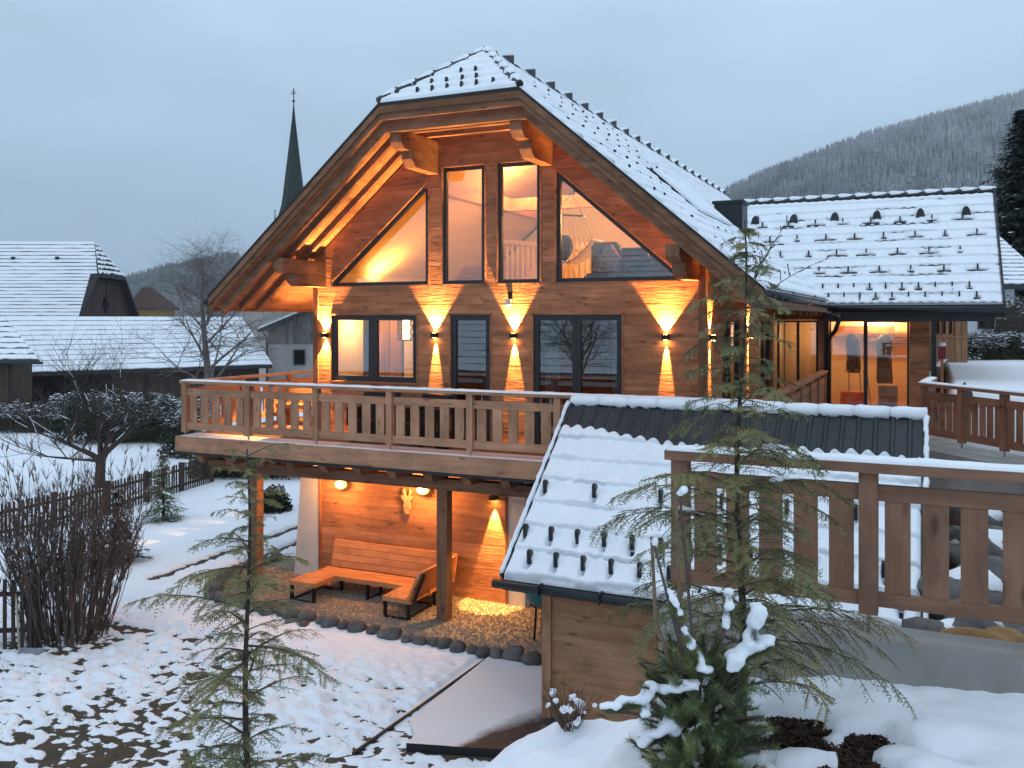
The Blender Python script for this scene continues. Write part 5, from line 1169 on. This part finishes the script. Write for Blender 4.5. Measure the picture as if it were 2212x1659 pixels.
conifer('young_spruce', 'dark young spruce behind the bare shrub', (-4.5, -.9, -3.05), 1.7, .75, 4, SPRUCE, .18, 16, 10, .10)
bush('loose_pine', 'loose snowy pine at the left corner of the balcony', 'tree', (-10.4, 8.2, -3.05), .8, .7, 2.2, 2200, .09, 8, PINE, .4)
conifer('tall_spruce', 'tall dark spruce at the right edge in front of the wooded hill', tuple(frame_pt(26.0, 46, .9)), 12.3, 5.2, 9, SPRUCE, .10, 44, 26, .30)
bush('hedge', 'dark clipped hedge with snow flecks beside the brown hut', 'hedge', (14.0, 16.8, .85), 2.2, .5, .95, 9000, .07, 10, HEDGE, .16, True)
bush('bare_bush', 'bare dark bush in front of the white house at the right', 'shrub', (14.2, 21, 1.2), 1.6, .8, 1.9, 5000, .05, 12, mat('bare_hedge', (.07, .055, .045)), .06)
# ---------------- picket fences, shovel
def fence(label, pts, h, step, posts):
    t = thing('picket_fence', label, 'fence'); WD = wood('barn', 'z'); pm = MB().box(-.027, .027, -.011, .011, .05, h).mesh('picket'); pm.materials.append(WD)
    for (xa, ya), (xb, yb) in zip(pts[:-1], pts[1:]):
        L = math.hypot(xb-xa, yb-ya); n = int(L/step); an_ = math.atan2(yb-ya, xb-xa)
        for k in range(n): f = (k+.5)/n; link('picket', pm, None, t, loc=(xa+(xb-xa)*f, ya+(yb-ya)*f, -3.0+rnd.uniform(-.02, .02)), rot=(rnd.uniform(-.02, .02), rnd.uniform(-.02, .02), an_))
        nx, ny = -math.sin(an_)*.03, math.cos(an_)*.03
        for z in (.28*h, .78*h): MB().beam((xa+nx, ya+ny, -3+z), (xb+nx, yb+ny, -3+z), .035, .07).build('rail', wood('barn', 'x'), t)
        for k in range(posts+1): f = k/posts; MB().box(-.05, .05, -.05, .05, -.1, h+.02).build('post', WD, t).location = (xa+(xb-xa)*f+nx*2, ya+(yb-ya)*f+ny*2, -3)
    return t
fence('dark picket fence crossing the snow behind the bare shrub', [(-8.3, -2.6), (-8.55, 2.4), (-9.4, 7.2)], .92, .115, 3)
fence('dark picket fence at the left edge in front of the bare shrub', [(-5.2, -7.2), (-1.55, -5.15)], 1.15, .13, 2)
sv = thing('snow_shovel', 'snow shovel with a pale handle leaning on the dark fence at the left', 'shovel', (-1.55, -5.35, -3))
MB().tube([(-.32, .1, 1.05), (.02, -.08, .06)], .016, 6).build('handle', mat('pale_handle', (.45, .40, .33), rough=.6), sv); MB().prism([(-.02, -.12, .02), (.35, .0, .02), (.37, .10, .10), (.0, -.02, .10)], (0, 0, .02)).build('blade', mat('grey_blade', (.20, .24, .28), rough=.5), sv)
# ================================================================== BACKGROUND BUILDINGS (far, in a frame turned to face the camera's station)
def far_thing(name, label, cat, r, t, z, rz=0.):
    p = frame_pt(r, t, z); return thing(name, label, cat, p, math.radians(YAW)+rz)
def courses(P00, P10, P11, P01, n, gap, th, seed, jit=.03, seg=40, name='snow', ma=None, parent=None):
    """snow lying course by course on a roof plane with corners P00 P10 (eave) P11 P01 (ridge)"""
    A, B, C_, D = (Vector(p) for p in (P00, P10, P11, P01)); N = (B-A).cross(D-A).normalized(); mb = MB(); rr = random.Random(seed)
    pos = lambda u, v: A.lerp(B, u).lerp(D.lerp(C_, u), v)
    for k in range(n):
        base = len(mb.v)
        for i in range(seg+1):
            u = i/seg; g = gap*rr.uniform(.4, 1.5); v0 = (k+g)/n; v1 = (k+1)/n
            for v_, hh in ((v0, .0), (v0, th), (v1, th*.75), (v1, 0)): mb.v.append(tuple(pos(u, v_)+N*(hh*(1+jit*rr.uniform(-5, 5)))))
        for i in range(seg):
            for j in range(3): a = base+i*4+j; mb.f.append((a, a+4, a+5, a+1))
        mb.f.append(tuple(base+j for j in range(4))); mb.f.append(tuple(base+seg*4+3-j for j in range(4)))
    return stuff(mb.build(name, SNOWR, parent))
BARN = wood('barn', 'z'); GREY = wood('grey', 'z')
# big barn
bb_ = far_thing('barn', 'large barn with a half hipped snowy roof and dark plank gable', 'barn', -29.95, 66.8, 0)
hw, ez, rzz = 5.6, 1.7, 7.98; xl_ = -26.
zs = lambda y: rzz-abs(y)*(rzz-ez)/hw
mb = MB(); q = 2.25; zh = zs(q)
for s in (-1, 1):
    mb.prism([(xl_, s*hw, ez), (.4, s*hw, ez), (.4, s*q, zh), (-.95, 0, rzz), (xl_, 0, rzz)], (0, 0, -.25))
mb.prism([(.4, -q, zh), (.4, q, zh), (-.95, 0, rzz)], (0, 0, -.2)); mb.build('roof', mat('dark_old_tile', (.05, .047, .047), rough=.9, col2=(.03, .028, .028), vscale=4), bb_)
courses((xl_, -hw, ez+.02), (.38, -hw, ez+.02), (-.2, -q+.0, zh+.02), (xl_, -q, zh+.02), 15, .18, .05, 1, parent=bb_)
courses((xl_, -q, zh+.02), (.30, -q, zh+.02), (-.95, -.02, rzz+.02), (xl_, -.02, rzz+.02), 9, .18, .05, 2, parent=bb_)
courses((.42, -q, zh+.02), (.42, q, zh+.02), (-.93, .02, rzz), (-.93, -.02, rzz), 7, .42, .04, 3, seg=14, parent=bb_)
gw = MB(); gw.prism([(-.3, -hw+.5, -4), (-.3, hw-.5, -4), (-.3, hw-.5, zs(hw-.5)-.2), (-.3, q, zh-.25), (-.3, -q, zh-.25), (-.3, -hw+.5, zs(hw-.5)-.2)], (.12, 0, 0)); gw.build('gable_wall', wood('barn', 'z'), bb_)
for k in range(28):
    y = -4.9+k*.363; zt = min(zs(abs(y)+.18)-.3, zh-.3)
    MB().box(-.18, -.14-rnd.uniform(0, .02), y, y+.33, -3, zt).build('plank', BARN, bb_)
MB().prism([(-.10, 0, 2.7), (-.10, .42, 3.35), (-.10, 0, 4.0), (-.10, -.42, 3.35)], (.03, 0, 0)).build('diamond_hatch', mat('dark_opening', (.008, .007, .007), rough=1), bb_)
wl = MB(); wl.box(xl_, -.4, -hw+.6, hw-.6, -4, ez); wl.build('wall', BARN, bb_)
for k in range(5): MB().box(-3.2-k*3.2, -2.95-k*3.2, -1.32, -1.18, 6.6, 6.82).build('roof_vent', TILE, bb_)
# long low barn
A0 = frame_pt(-27.5, 47.0, -.6); A1 = frame_pt(-15.1, 56.9, -.6); dd = (A1-A0).normalized(); pp_ = Vector((-dd.y, dd.x, 0))
lb_ = thing('long_barn', 'long low barn with a wide snowy roof in front of the big barn', 'barn')
R0 = A0+pp_*5.0+Vector((0, 0, 3.0))+dd*.2; R1 = A1+pp_*5.0+Vector((0, 0, 3.0)); A0e = A0-dd*10; R0e = R0-dd*10
mb = MB(); mb.prism([tuple(A0e-Vector((0, 0, .02))), tuple(A1-Vector((0, 0, .02))), tuple(R1-Vector((0, 0, .02))), tuple(R0e-Vector((0, 0, .02)))], (0, 0, -.18)); mb.prism([tuple(R0e), tuple(R1), tuple(R1+pp_*5-Vector((0, 0, 3))), tuple(R0e+pp_*5-Vector((0, 0, 3)))], (0, 0, -.15)); mb.build('roof', mat('dark_old_tile', (.05, .047, .047)), lb_)
courses(A0e, A1, R1, R0e, 11, .11, .06, 7, .03, 60, parent=lb_)
w0 = A0+pp_*.7+dd*.6; w1 = A1+pp_*.7-dd*.6
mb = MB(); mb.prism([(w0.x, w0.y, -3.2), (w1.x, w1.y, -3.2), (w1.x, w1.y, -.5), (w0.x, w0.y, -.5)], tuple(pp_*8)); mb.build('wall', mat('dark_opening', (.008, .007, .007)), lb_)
Lw = (w1-w0).length
for k in range(40):
    f0 = .40+k*.015
    if f0 > .985: break
    a = w0.lerp(w1, f0); b = w0.lerp(w1, f0+.0142); MB().prism([(a.x, a.y, -3.1), (b.x, b.y, -3.1), (b.x, b.y, -.62), (a.x, a.y, -.62)], tuple(-pp_*(.05+rnd.uniform(0, .03)))).build('plank', wood('barn', 'z'), lb_)
pA = frame_pt(-27.65, 50.6, 0); pB = frame_pt(-26.15, 50.6, 0)
MB().prism([(pA.x, pA.y, -3.1), (pB.x, pB.y, -3.1), (pB.x, pB.y, -.75), (pA.x, pA.y, -.75)], tuple(FV*.6)).build('pier', PLASTER, lb_)
# dark hut at the left edge
lh = far_thing('hut', 'dark wooden hut with a snowy tiled roof at the left edge', 'hut', -22.0, 42.0, 0)
mb = MB(); mb.prism([(-9, 0, .32), (.05, 0, .32), (-3.4, 3.2, 2.4), (-9, 3.2, 2.4)], (0, 0, -.14)); mb.build('roof', TILE, lh); courses((-9, 0, .34), (.05, 0, .34), (-3.35, 3.1, 2.36), (-9, 3.1, 2.36), 8, .22, .05, 9, parent=lh)
mb = MB(); mb.box(-8, -1.6, .6, 2.4, -3.1, .5); mb.build('wall', wood('barn', 'z'), lh); MB().tube([(-6, -.08, .26), (.2, -.08, .24)], .07, 6).build('gutter', METAL, lh)
for k in range(14): MB().box(-4.8+k*.22, -4.6+k*.22, .55, .60, -3.1, .2).build('plank', wood('barn', 'z'), lh)
# grey barn beside the balcony
gb_ = far_thing('grey_barn', 'grey plastered barn with weathered board gable left of the chalet', 'barn', -15.6, 58, 0)
mb = MB(); mb.box(-.1, 8, .0, 6, -3.1, .72); mb.build('wall', mat('grey_plaster', (.33, .32, .30), rough=.95, col2=(.25, .24, .22), vscale=.8, bump=.3, bscale=9), gb_)
for k in range(26):
    x = -.05+k*.27; z1 = 1.75+.42*min(x, 4)+.12
    MB().prism([(x, -.06, .70), (x+.25, -.06, .70), (x+.25, -.06, z1+.1), (x, -.06, z1)], (0, .06, 0)).build('board', GREY, gb_)
mb = MB(); mb.prism([(-.6, -.5, 1.62), (4, -.5, 3.55), (8.6, -.5, 1.62), (8.6, -.5, 1.44), (4, -.5, 3.36), (-.6, -.5, 1.44)], (0, 6.8, 0)); mb.build('roof', TILE, gb_)
mb = MB(); mb.prism([(-.62, -.52, 1.63), (4, -.52, 3.57), (4, -.52, 3.66), (-.62, -.52, 1.72)], (0, 6.8, 0)); mb.build('snow', SNOWR, gb_)
wn = MB().box(1.55, 2.35, -.08, -.02, -.68, .34).build('window', wood('grey', 'x'), gb_); MB().box(1.63, 2.27, -.09, -.07, -.62, .28).build('pane', mat('dark_opening', (.008, .007, .007)), wn)
MB().tube([(-.35, -.12, 1.4), (-.12, -.12, 1.1), (-.12, -.12, -3)], .06, 6).build('downpipe', METAL, gb_)
wb = far_thing('pale_house', 'pale plastered house behind the right end of the long barn', 'house', -21.6, 72, 0)
mb = MB(); mb.box(0, 14, 0, 8, -3.1, 3.4); mb.build('wall', mat('pale_plaster', (.52, .49, .44), rough=.95, col2=(.45, .42, .38), vscale=.6), wb)
mb = MB(); mb.prism([(-.5, -.5, 3.3), (14.5, -.5, 3.3), (14.5, 4, 4.3), (-.5, 4, 4.3)], (0, 0, .2)); mb.prism([(-.5, 8.5, 3.3), (14.5, 8.5, 3.3), (14.5, 4, 4.3), (-.5, 4, 4.3)], (0, 0, .2)); mb.build('roof', SNOWR, wb)
yh = far_thing('ochre_house', 'ochre house with a brown roof far behind the big barn', 'house', -40.2, 95, 0)
mb = MB(); mb.box(0, 2.5, 0, 6, -3, 3.4); mb.build('wall', mat('ochre_plaster', (.30, .19, .06), rough=.95), yh)
mb = MB(); mb.prism([(-.4, -.4, 3.3), (2.9, -.4, 3.3), (1.2, 2.8, 5.6), (.2, 2.8, 5.6)], (0, 0, .15)); mb.prism([(2.9, -.4, 3.3), (2.9, 6.4, 3.3), (1.2, 2.8, 5.6)], (0, 0, .15)); mb.build('roof', mat('brown_tile', (.085, .05, .04), rough=.9, vscale=3), yh)
# church
chu = far_thing('church', 'church with a tall slender dark spire and cross', 'church', -38.7, 160, 0)
SP = mat('slate_spire', (.018, .024, .024), rough=.8, col2=(.030, .036, .034), vscale=.5, stretch=(1, 1, .3))
prof = [(40.1, .10), (37.5, .30), (33, .75), (28, 1.27), (24, 1.68), (22.3, 1.9), (20.6, 2.35), (19.0, 3.1), (18.2, 3.5)]
mb = MB(); n = 8
for z, r in prof:
    for k in range(n): mb.v.append((1.14*r*math.cos(2*math.pi*(k+.5)/n), 1.14*r*math.sin(2*math.pi*(k+.5)/n), z))
for i in range(len(prof)-1):
    for k in range(n): mb.f.append((i*n+k, (i+1)*n+k, (i+1)*n+(k+1) % n, i*n+(k+1) % n))
mb.f.append(tuple(range(n))[::-1]); mb.build('spire', SP, chu); MB().box(-2.9, 2.9, -2.9, 2.9, -3, 18.4).build('tower', PLASTER, chu)
cr_ = MB(); cr_.tube([(0, 0, 40), (0, 0, 43.3)], .09, 6); cr_.blob((0, 0, 40.95), .28, 0, 0, 1); cr_.box(-.5, .5, -.05, .05, 42.25, 42.37); cr_.box(-.33, .33, -.05, .05, 42.6, 42.71); cr_.build('cross', SP, chu)
pc = MB(); pc.tube([(-3.1, -.8, 18.3), (-3.1, -.8, 21.3)], [.22, .05], 6); pc.blob((-3.1, -.8, 21.4), .16, 0, 0, 1); pc.build('pinnacle', SP, chu)
MB().box(2.9, 22, -4.5, 4.5, -3, 8).build('nave', PLASTER, chu); mb = MB(); mb.prism([(2.9, -5, 7.8), (2.9, 0, 14), (2.9, 5, 7.8)], (19.5, 0, 0)); mb.build('roof', SNOWR, chu)
# hut, mailbox and white house at the right
ht = thing('brown_hut', 'brown boarded hut with slotted wall beyond the annex', 'hut', (11.05, 13.75, .75), math.radians(18))
MB().box(0, 1.42, .1, 1.4, 0, 2.5).build('wall', wood('siding', 'z'), ht)
for k in range(8):
    if k in (3, 5): MB().box(.02+k*.175, .185+k*.175, .06, .1, .02, 1.0).build('board', wood('shed', 'z'), ht)
    else: MB().box(.02+k*.175, .185+k*.175, .05, .1, .02, 2.4).build('board', wood('shed', 'z'), ht)
MB().box(.0, 1.42, .03, .06, .98, 1.05).build('cross_rail', wood('shed', 'x'), ht)
for k in (3, 4, 5): MB().box(.02+k*.175+.02, .10+k*.175, .035, .052, 1.1, 2.2).build('slot', mat('dark_opening', (.008, .007, .007)), ht)
mb = MB(); mb.prism([(-.3, -.3, 2.45), (.71, -.3, 3.0), (1.75, -.3, 2.45)], (0, 2.1, 0)); mb.build('roof', TILE, ht)
ml = thing('mailbox', 'small red mailbox on a post with snow on top', 'mailbox', (11.62, 7.25, .3))
MB().box(-.03, .03, -.03, .03, 0, 1.1).build('post', wood('siding', 'z'), ml); MB().box(-.08, .08, -.08, .08, 1.08, 1.36).build('box', mat('dull_red', (.28, .04, .05), rough=.6), ml); MB().blob((0, 0, 1.40), .085, 2, .1, 2, (1, 1, .8)).build('snow', SNOW, ml, True)
wh = far_thing('white_house', 'white house with a hipped snowy roof behind the hedge at the right', 'house', 13.5, 34, 0)
mb = MB(); mb.box(.5, 5.7, .5, 6.5, -3, 3.7); mb.build('wall', mat('bluish_plaster', (.60, .62, .64), rough=.95, col2=(.5, .52, .54), vscale=.6), wh)
mb = MB(); mb.prism([(0, 0, 3.55), (6.9, 0, 3.55), (6.5, 3.5, 5.9), (0, 3.5, 5.9)], (0, 0, -.15)); mb.prism([(6.9, 0, 3.55), (6.9, 7, 3.55), (6.5, 3.5, 5.9)], (0, 0, -.15)); mb.prism([(0, 7, 3.55), (6.9, 7, 3.55), (6.5, 3.5, 5.9), (0, 3.5, 5.9)], (0, 0, -.15)); mb.build('roof', TILE, wh)
courses((0, 0, 3.57), (6.85, 0, 3.57), (6.5, 3.5, 5.92), (0, 3.5, 5.92), 14, .22, .045, 17, parent=wh)
wn = MB().box(4.3, 4.9, .44, .5, 1.9, 2.7).build('window', FRAME, wh); MB().box(4.36, 4.84, .43, .45, 1.96, 2.64).build('pane', mat('dark_opening', (.008, .007, .007)), wn)
# ================================================================== HILLS with their forest
def hill(name, prof, t0, t1, nt_, nr_, trees, hgt, seed, zb=-6, smin=.25):
    u_ = [p[0] for p in prof]; v_ = [p[1] for p in prof]
    r_ = np.array([(u-1106)/1950*t1 for u in u_]); zt_ = np.array([2.26+(690-v)/1950*t1 for v in v_])
    rs2 = np.linspace(r_[0], r_[-1], nr_); zt2 = np.interp(rs2, r_, zt_); s = np.linspace(0, 1.25, nt_); RR, S_ = np.meshgrid(rs2, s)
    def surf(R_, S):
        z = np.interp(R_, r_, zt_); f = np.sin(np.clip(S, 0, 1.25)*np.pi/2)
        return zb+(z-zb)*f+ (z-zb)*.04*(fbm(R_/90, S*4, seed, 3)-.5)*np.clip(S*3, 0, 1)*np.clip((1-S)*6, 0, 1)
    a = math.radians(YAW); T = t0+(t1-t0)*S_; Z_ = surf(RR, S_)
    wx = lambda R_, T_: CAM.x+R_*math.cos(a)-T_*math.sin(a); wy = lambda R_, T_: CAM.y+R_*math.sin(a)+T_*math.cos(a)
    struct(link(name, gridmesh(name, wx(RR, T), wy(RR, T), Z_), mat('hill_soil', (.16, .17, .17), rough=1, vscale=.05), None))
    rg = np.random.RandomState(seed); R_ = rg.uniform(r_[0], r_[-1], trees); S = smin+(1.04-smin)*rg.rand(trees); T_ = t0+(t1-t0)*S; Zb = surf(R_, S)-.5
    H = hgt*(.6+.7*rg.rand(trees)); B = H*.17*(.8+.5*rg.rand(trees)); cx_, cy2 = wx(R_, T_), wy(R_, T_); k = 5
    V = []; ang0 = rg.rand(trees)*6.28
    parts_ = []
    for (zf0, zf1, bf) in ((.02, .62, 1.0), (.34, 1.0, .62)):
        ring = np.stack([np.stack([cx_+B*bf*np.cos(ang0+2*np.pi*j/k)*(.8+.4*rg.rand(trees)), cy2+B*bf*np.sin(ang0+2*np.pi*j/k)*(.8+.4*rg.rand(trees)), Zb+H*zf0], 1) for j in range(k)]+[np.stack([cx_, cy2, Zb+H*zf1], 1)], 1); parts_.append(ring)
    V = np.concatenate(parts_, 0).reshape(-1, 3); n = 2*trees; o = (np.arange(n)*(k+1))[:, None]
    F = np.concatenate([o+np.array([[j, (j+1) % k, k]]) for j in range(k)], 0)
    return stuff(link('forest', tri_mesh('forest', V, F), FOREST))
def forest_mat():
    ma = bpy.data.materials.new('frosted_forest'); ma.use_nodes = True; t = ma.node_tree; p = t.nodes['Principled BSDF']; p.inputs['Roughness'].default_value = 1; p.inputs['Specular IOR Level'].default_value = 0
    g = nd(t, 'ShaderNodeNewGeometry'); n = nd(t, 'ShaderNodeTexNoise', i_Scale=.03, i_Detail=4.0); n2_ = nd(t, 'ShaderNodeTexNoise', i_Scale=.6, i_Detail=2.0)
    t.links.new(g.outputs['Position'], n.inputs['Vector']); t.links.new(g.outputs['Position'], n2_.inputs['Vector'])
    sp = nd(t, 'ShaderNodeSeparateXYZ'); t.links.new(g.outputs['Position'], sp.inputs[0])
    hz = nd(t, 'ShaderNodeMapRange'); hz.inputs['From Min'].default_value = 40; hz.inputs['From Max'].default_value = 300; hz.inputs['To Min'].default_value = 0; hz.inputs['To Max'].default_value = .5; t.links.new(sp.outputs['Z'], hz.inputs[0])
    ad = nd(t, 'ShaderNodeMath', operation='ADD'); t.links.new(n.outputs[0], ad.inputs[0]); t.links.new(n2_.outputs[0], ad.inputs[1]); ad2 = nd(t, 'ShaderNodeMath', operation='ADD'); t.links.new(ad.outputs[0], ad2.inputs[0]); t.links.new(hz.outputs[0], ad2.inputs[1])
    mr = nd(t, 'ShaderNodeMapRange'); mr.inputs['From Min'].default_value = .9; mr.inputs['From Max'].default_value = 1.6; t.links.new(ad2.outputs[0], mr.inputs[0])
    mixn = nd(t, 'ShaderNodeMix', data_type='RGBA'); mixn.inputs[6].default_value = (.055, .068, .068, 1); mixn.inputs[7].default_value = (.44, .45, .47, 1); t.links.new(mr.outputs[0], mixn.inputs[0]); t.links.new(mixn.outputs[2], p.inputs['Base Color']); return ma
FOREST = forest_mat()
hill('wooded_hill', [(700, 690), (1100, 640), (1400, 520), (1540, 440), (1575, 420), (1650, 385), (1760, 345), (1850, 312), (1950, 284), (2050, 256), (2212, 214), (2450, 150), (2800, 110), (3300, 160), (3900, 400)], 760, 1200, 30, 90, 30000, 12.5, 5)
hill('distant_hill', [(-300, 700), (150, 690), (270, 655), (300, 632), (340, 608), (400, 588), (450, 576), (520, 560), (620, 590), (760, 640), (900, 690)], 1100, 1500, 20, 60, 9000, 12, 6)
# houses of the village behind the photographer, seen only as reflections in the gable glass
def village_house(x, y, wx_, wy_, he, hr2, label, rz=0):
    t = thing('village_house', label, 'house', (x, y, -3), rz)
    MB().box(-wx_/2, wx_/2, -wy_/2, wy_/2, 0, he).build('wall', mat('pale_plaster', (.52, .49, .44)), t)
    mb = MB(); mb.prism([(-wx_/2-.6, -wy_/2-.6, he-.3), (-wx_/2-.6, 0, hr2), (-wx_/2-.6, wy_/2+.6, he-.3)], (wx_+1.2, 0, 0)); mb.build('roof', TILE, t)
    courses((wx_/2+.55, wy_/2+.6, he-.25), (-wx_/2-.55, wy_/2+.6, he-.25), (-wx_/2-.55, 0, hr2+.05), (wx_/2+.55, 0, hr2+.05), 12, .09, .05, int(x), parent=t)
village_house(-9, -44, 25, 8, 2.0, 7.0, 'long low village barn with a snowy roof mirrored in the balcony windows')
village_house(-8, -59, 12, 9, 6.0, 11.5, 'tall village house with a snowy roof mirrored in the right gable window')
village_house(-24, -62, 12, 9, 5.5, 10.5, 'second tall village house mirrored faintly in the gable glass', .3)
# ================================================================== AIR: pale evening haze filling the valley
hzm = MB().box(-1750, 1550, -350, 2000, -10, 410).build('haze', None); stuff(hzm)
hm_ = bpy.data.materials.new('haze_air'); hm_.use_nodes = True; t_ = hm_.node_tree; t_.nodes.clear(); o_ = nd(t_, 'ShaderNodeOutputMaterial'); pv_ = nd(t_, 'ShaderNodeVolumePrincipled')
pv_.inputs['Color'].default_value = (.85, .92, 1, 1); pv_.inputs['Density'].default_value = .00022
t_.links.new(pv_.outputs[0], o_.inputs['Volume']); hzm.data.materials.append(hm_)
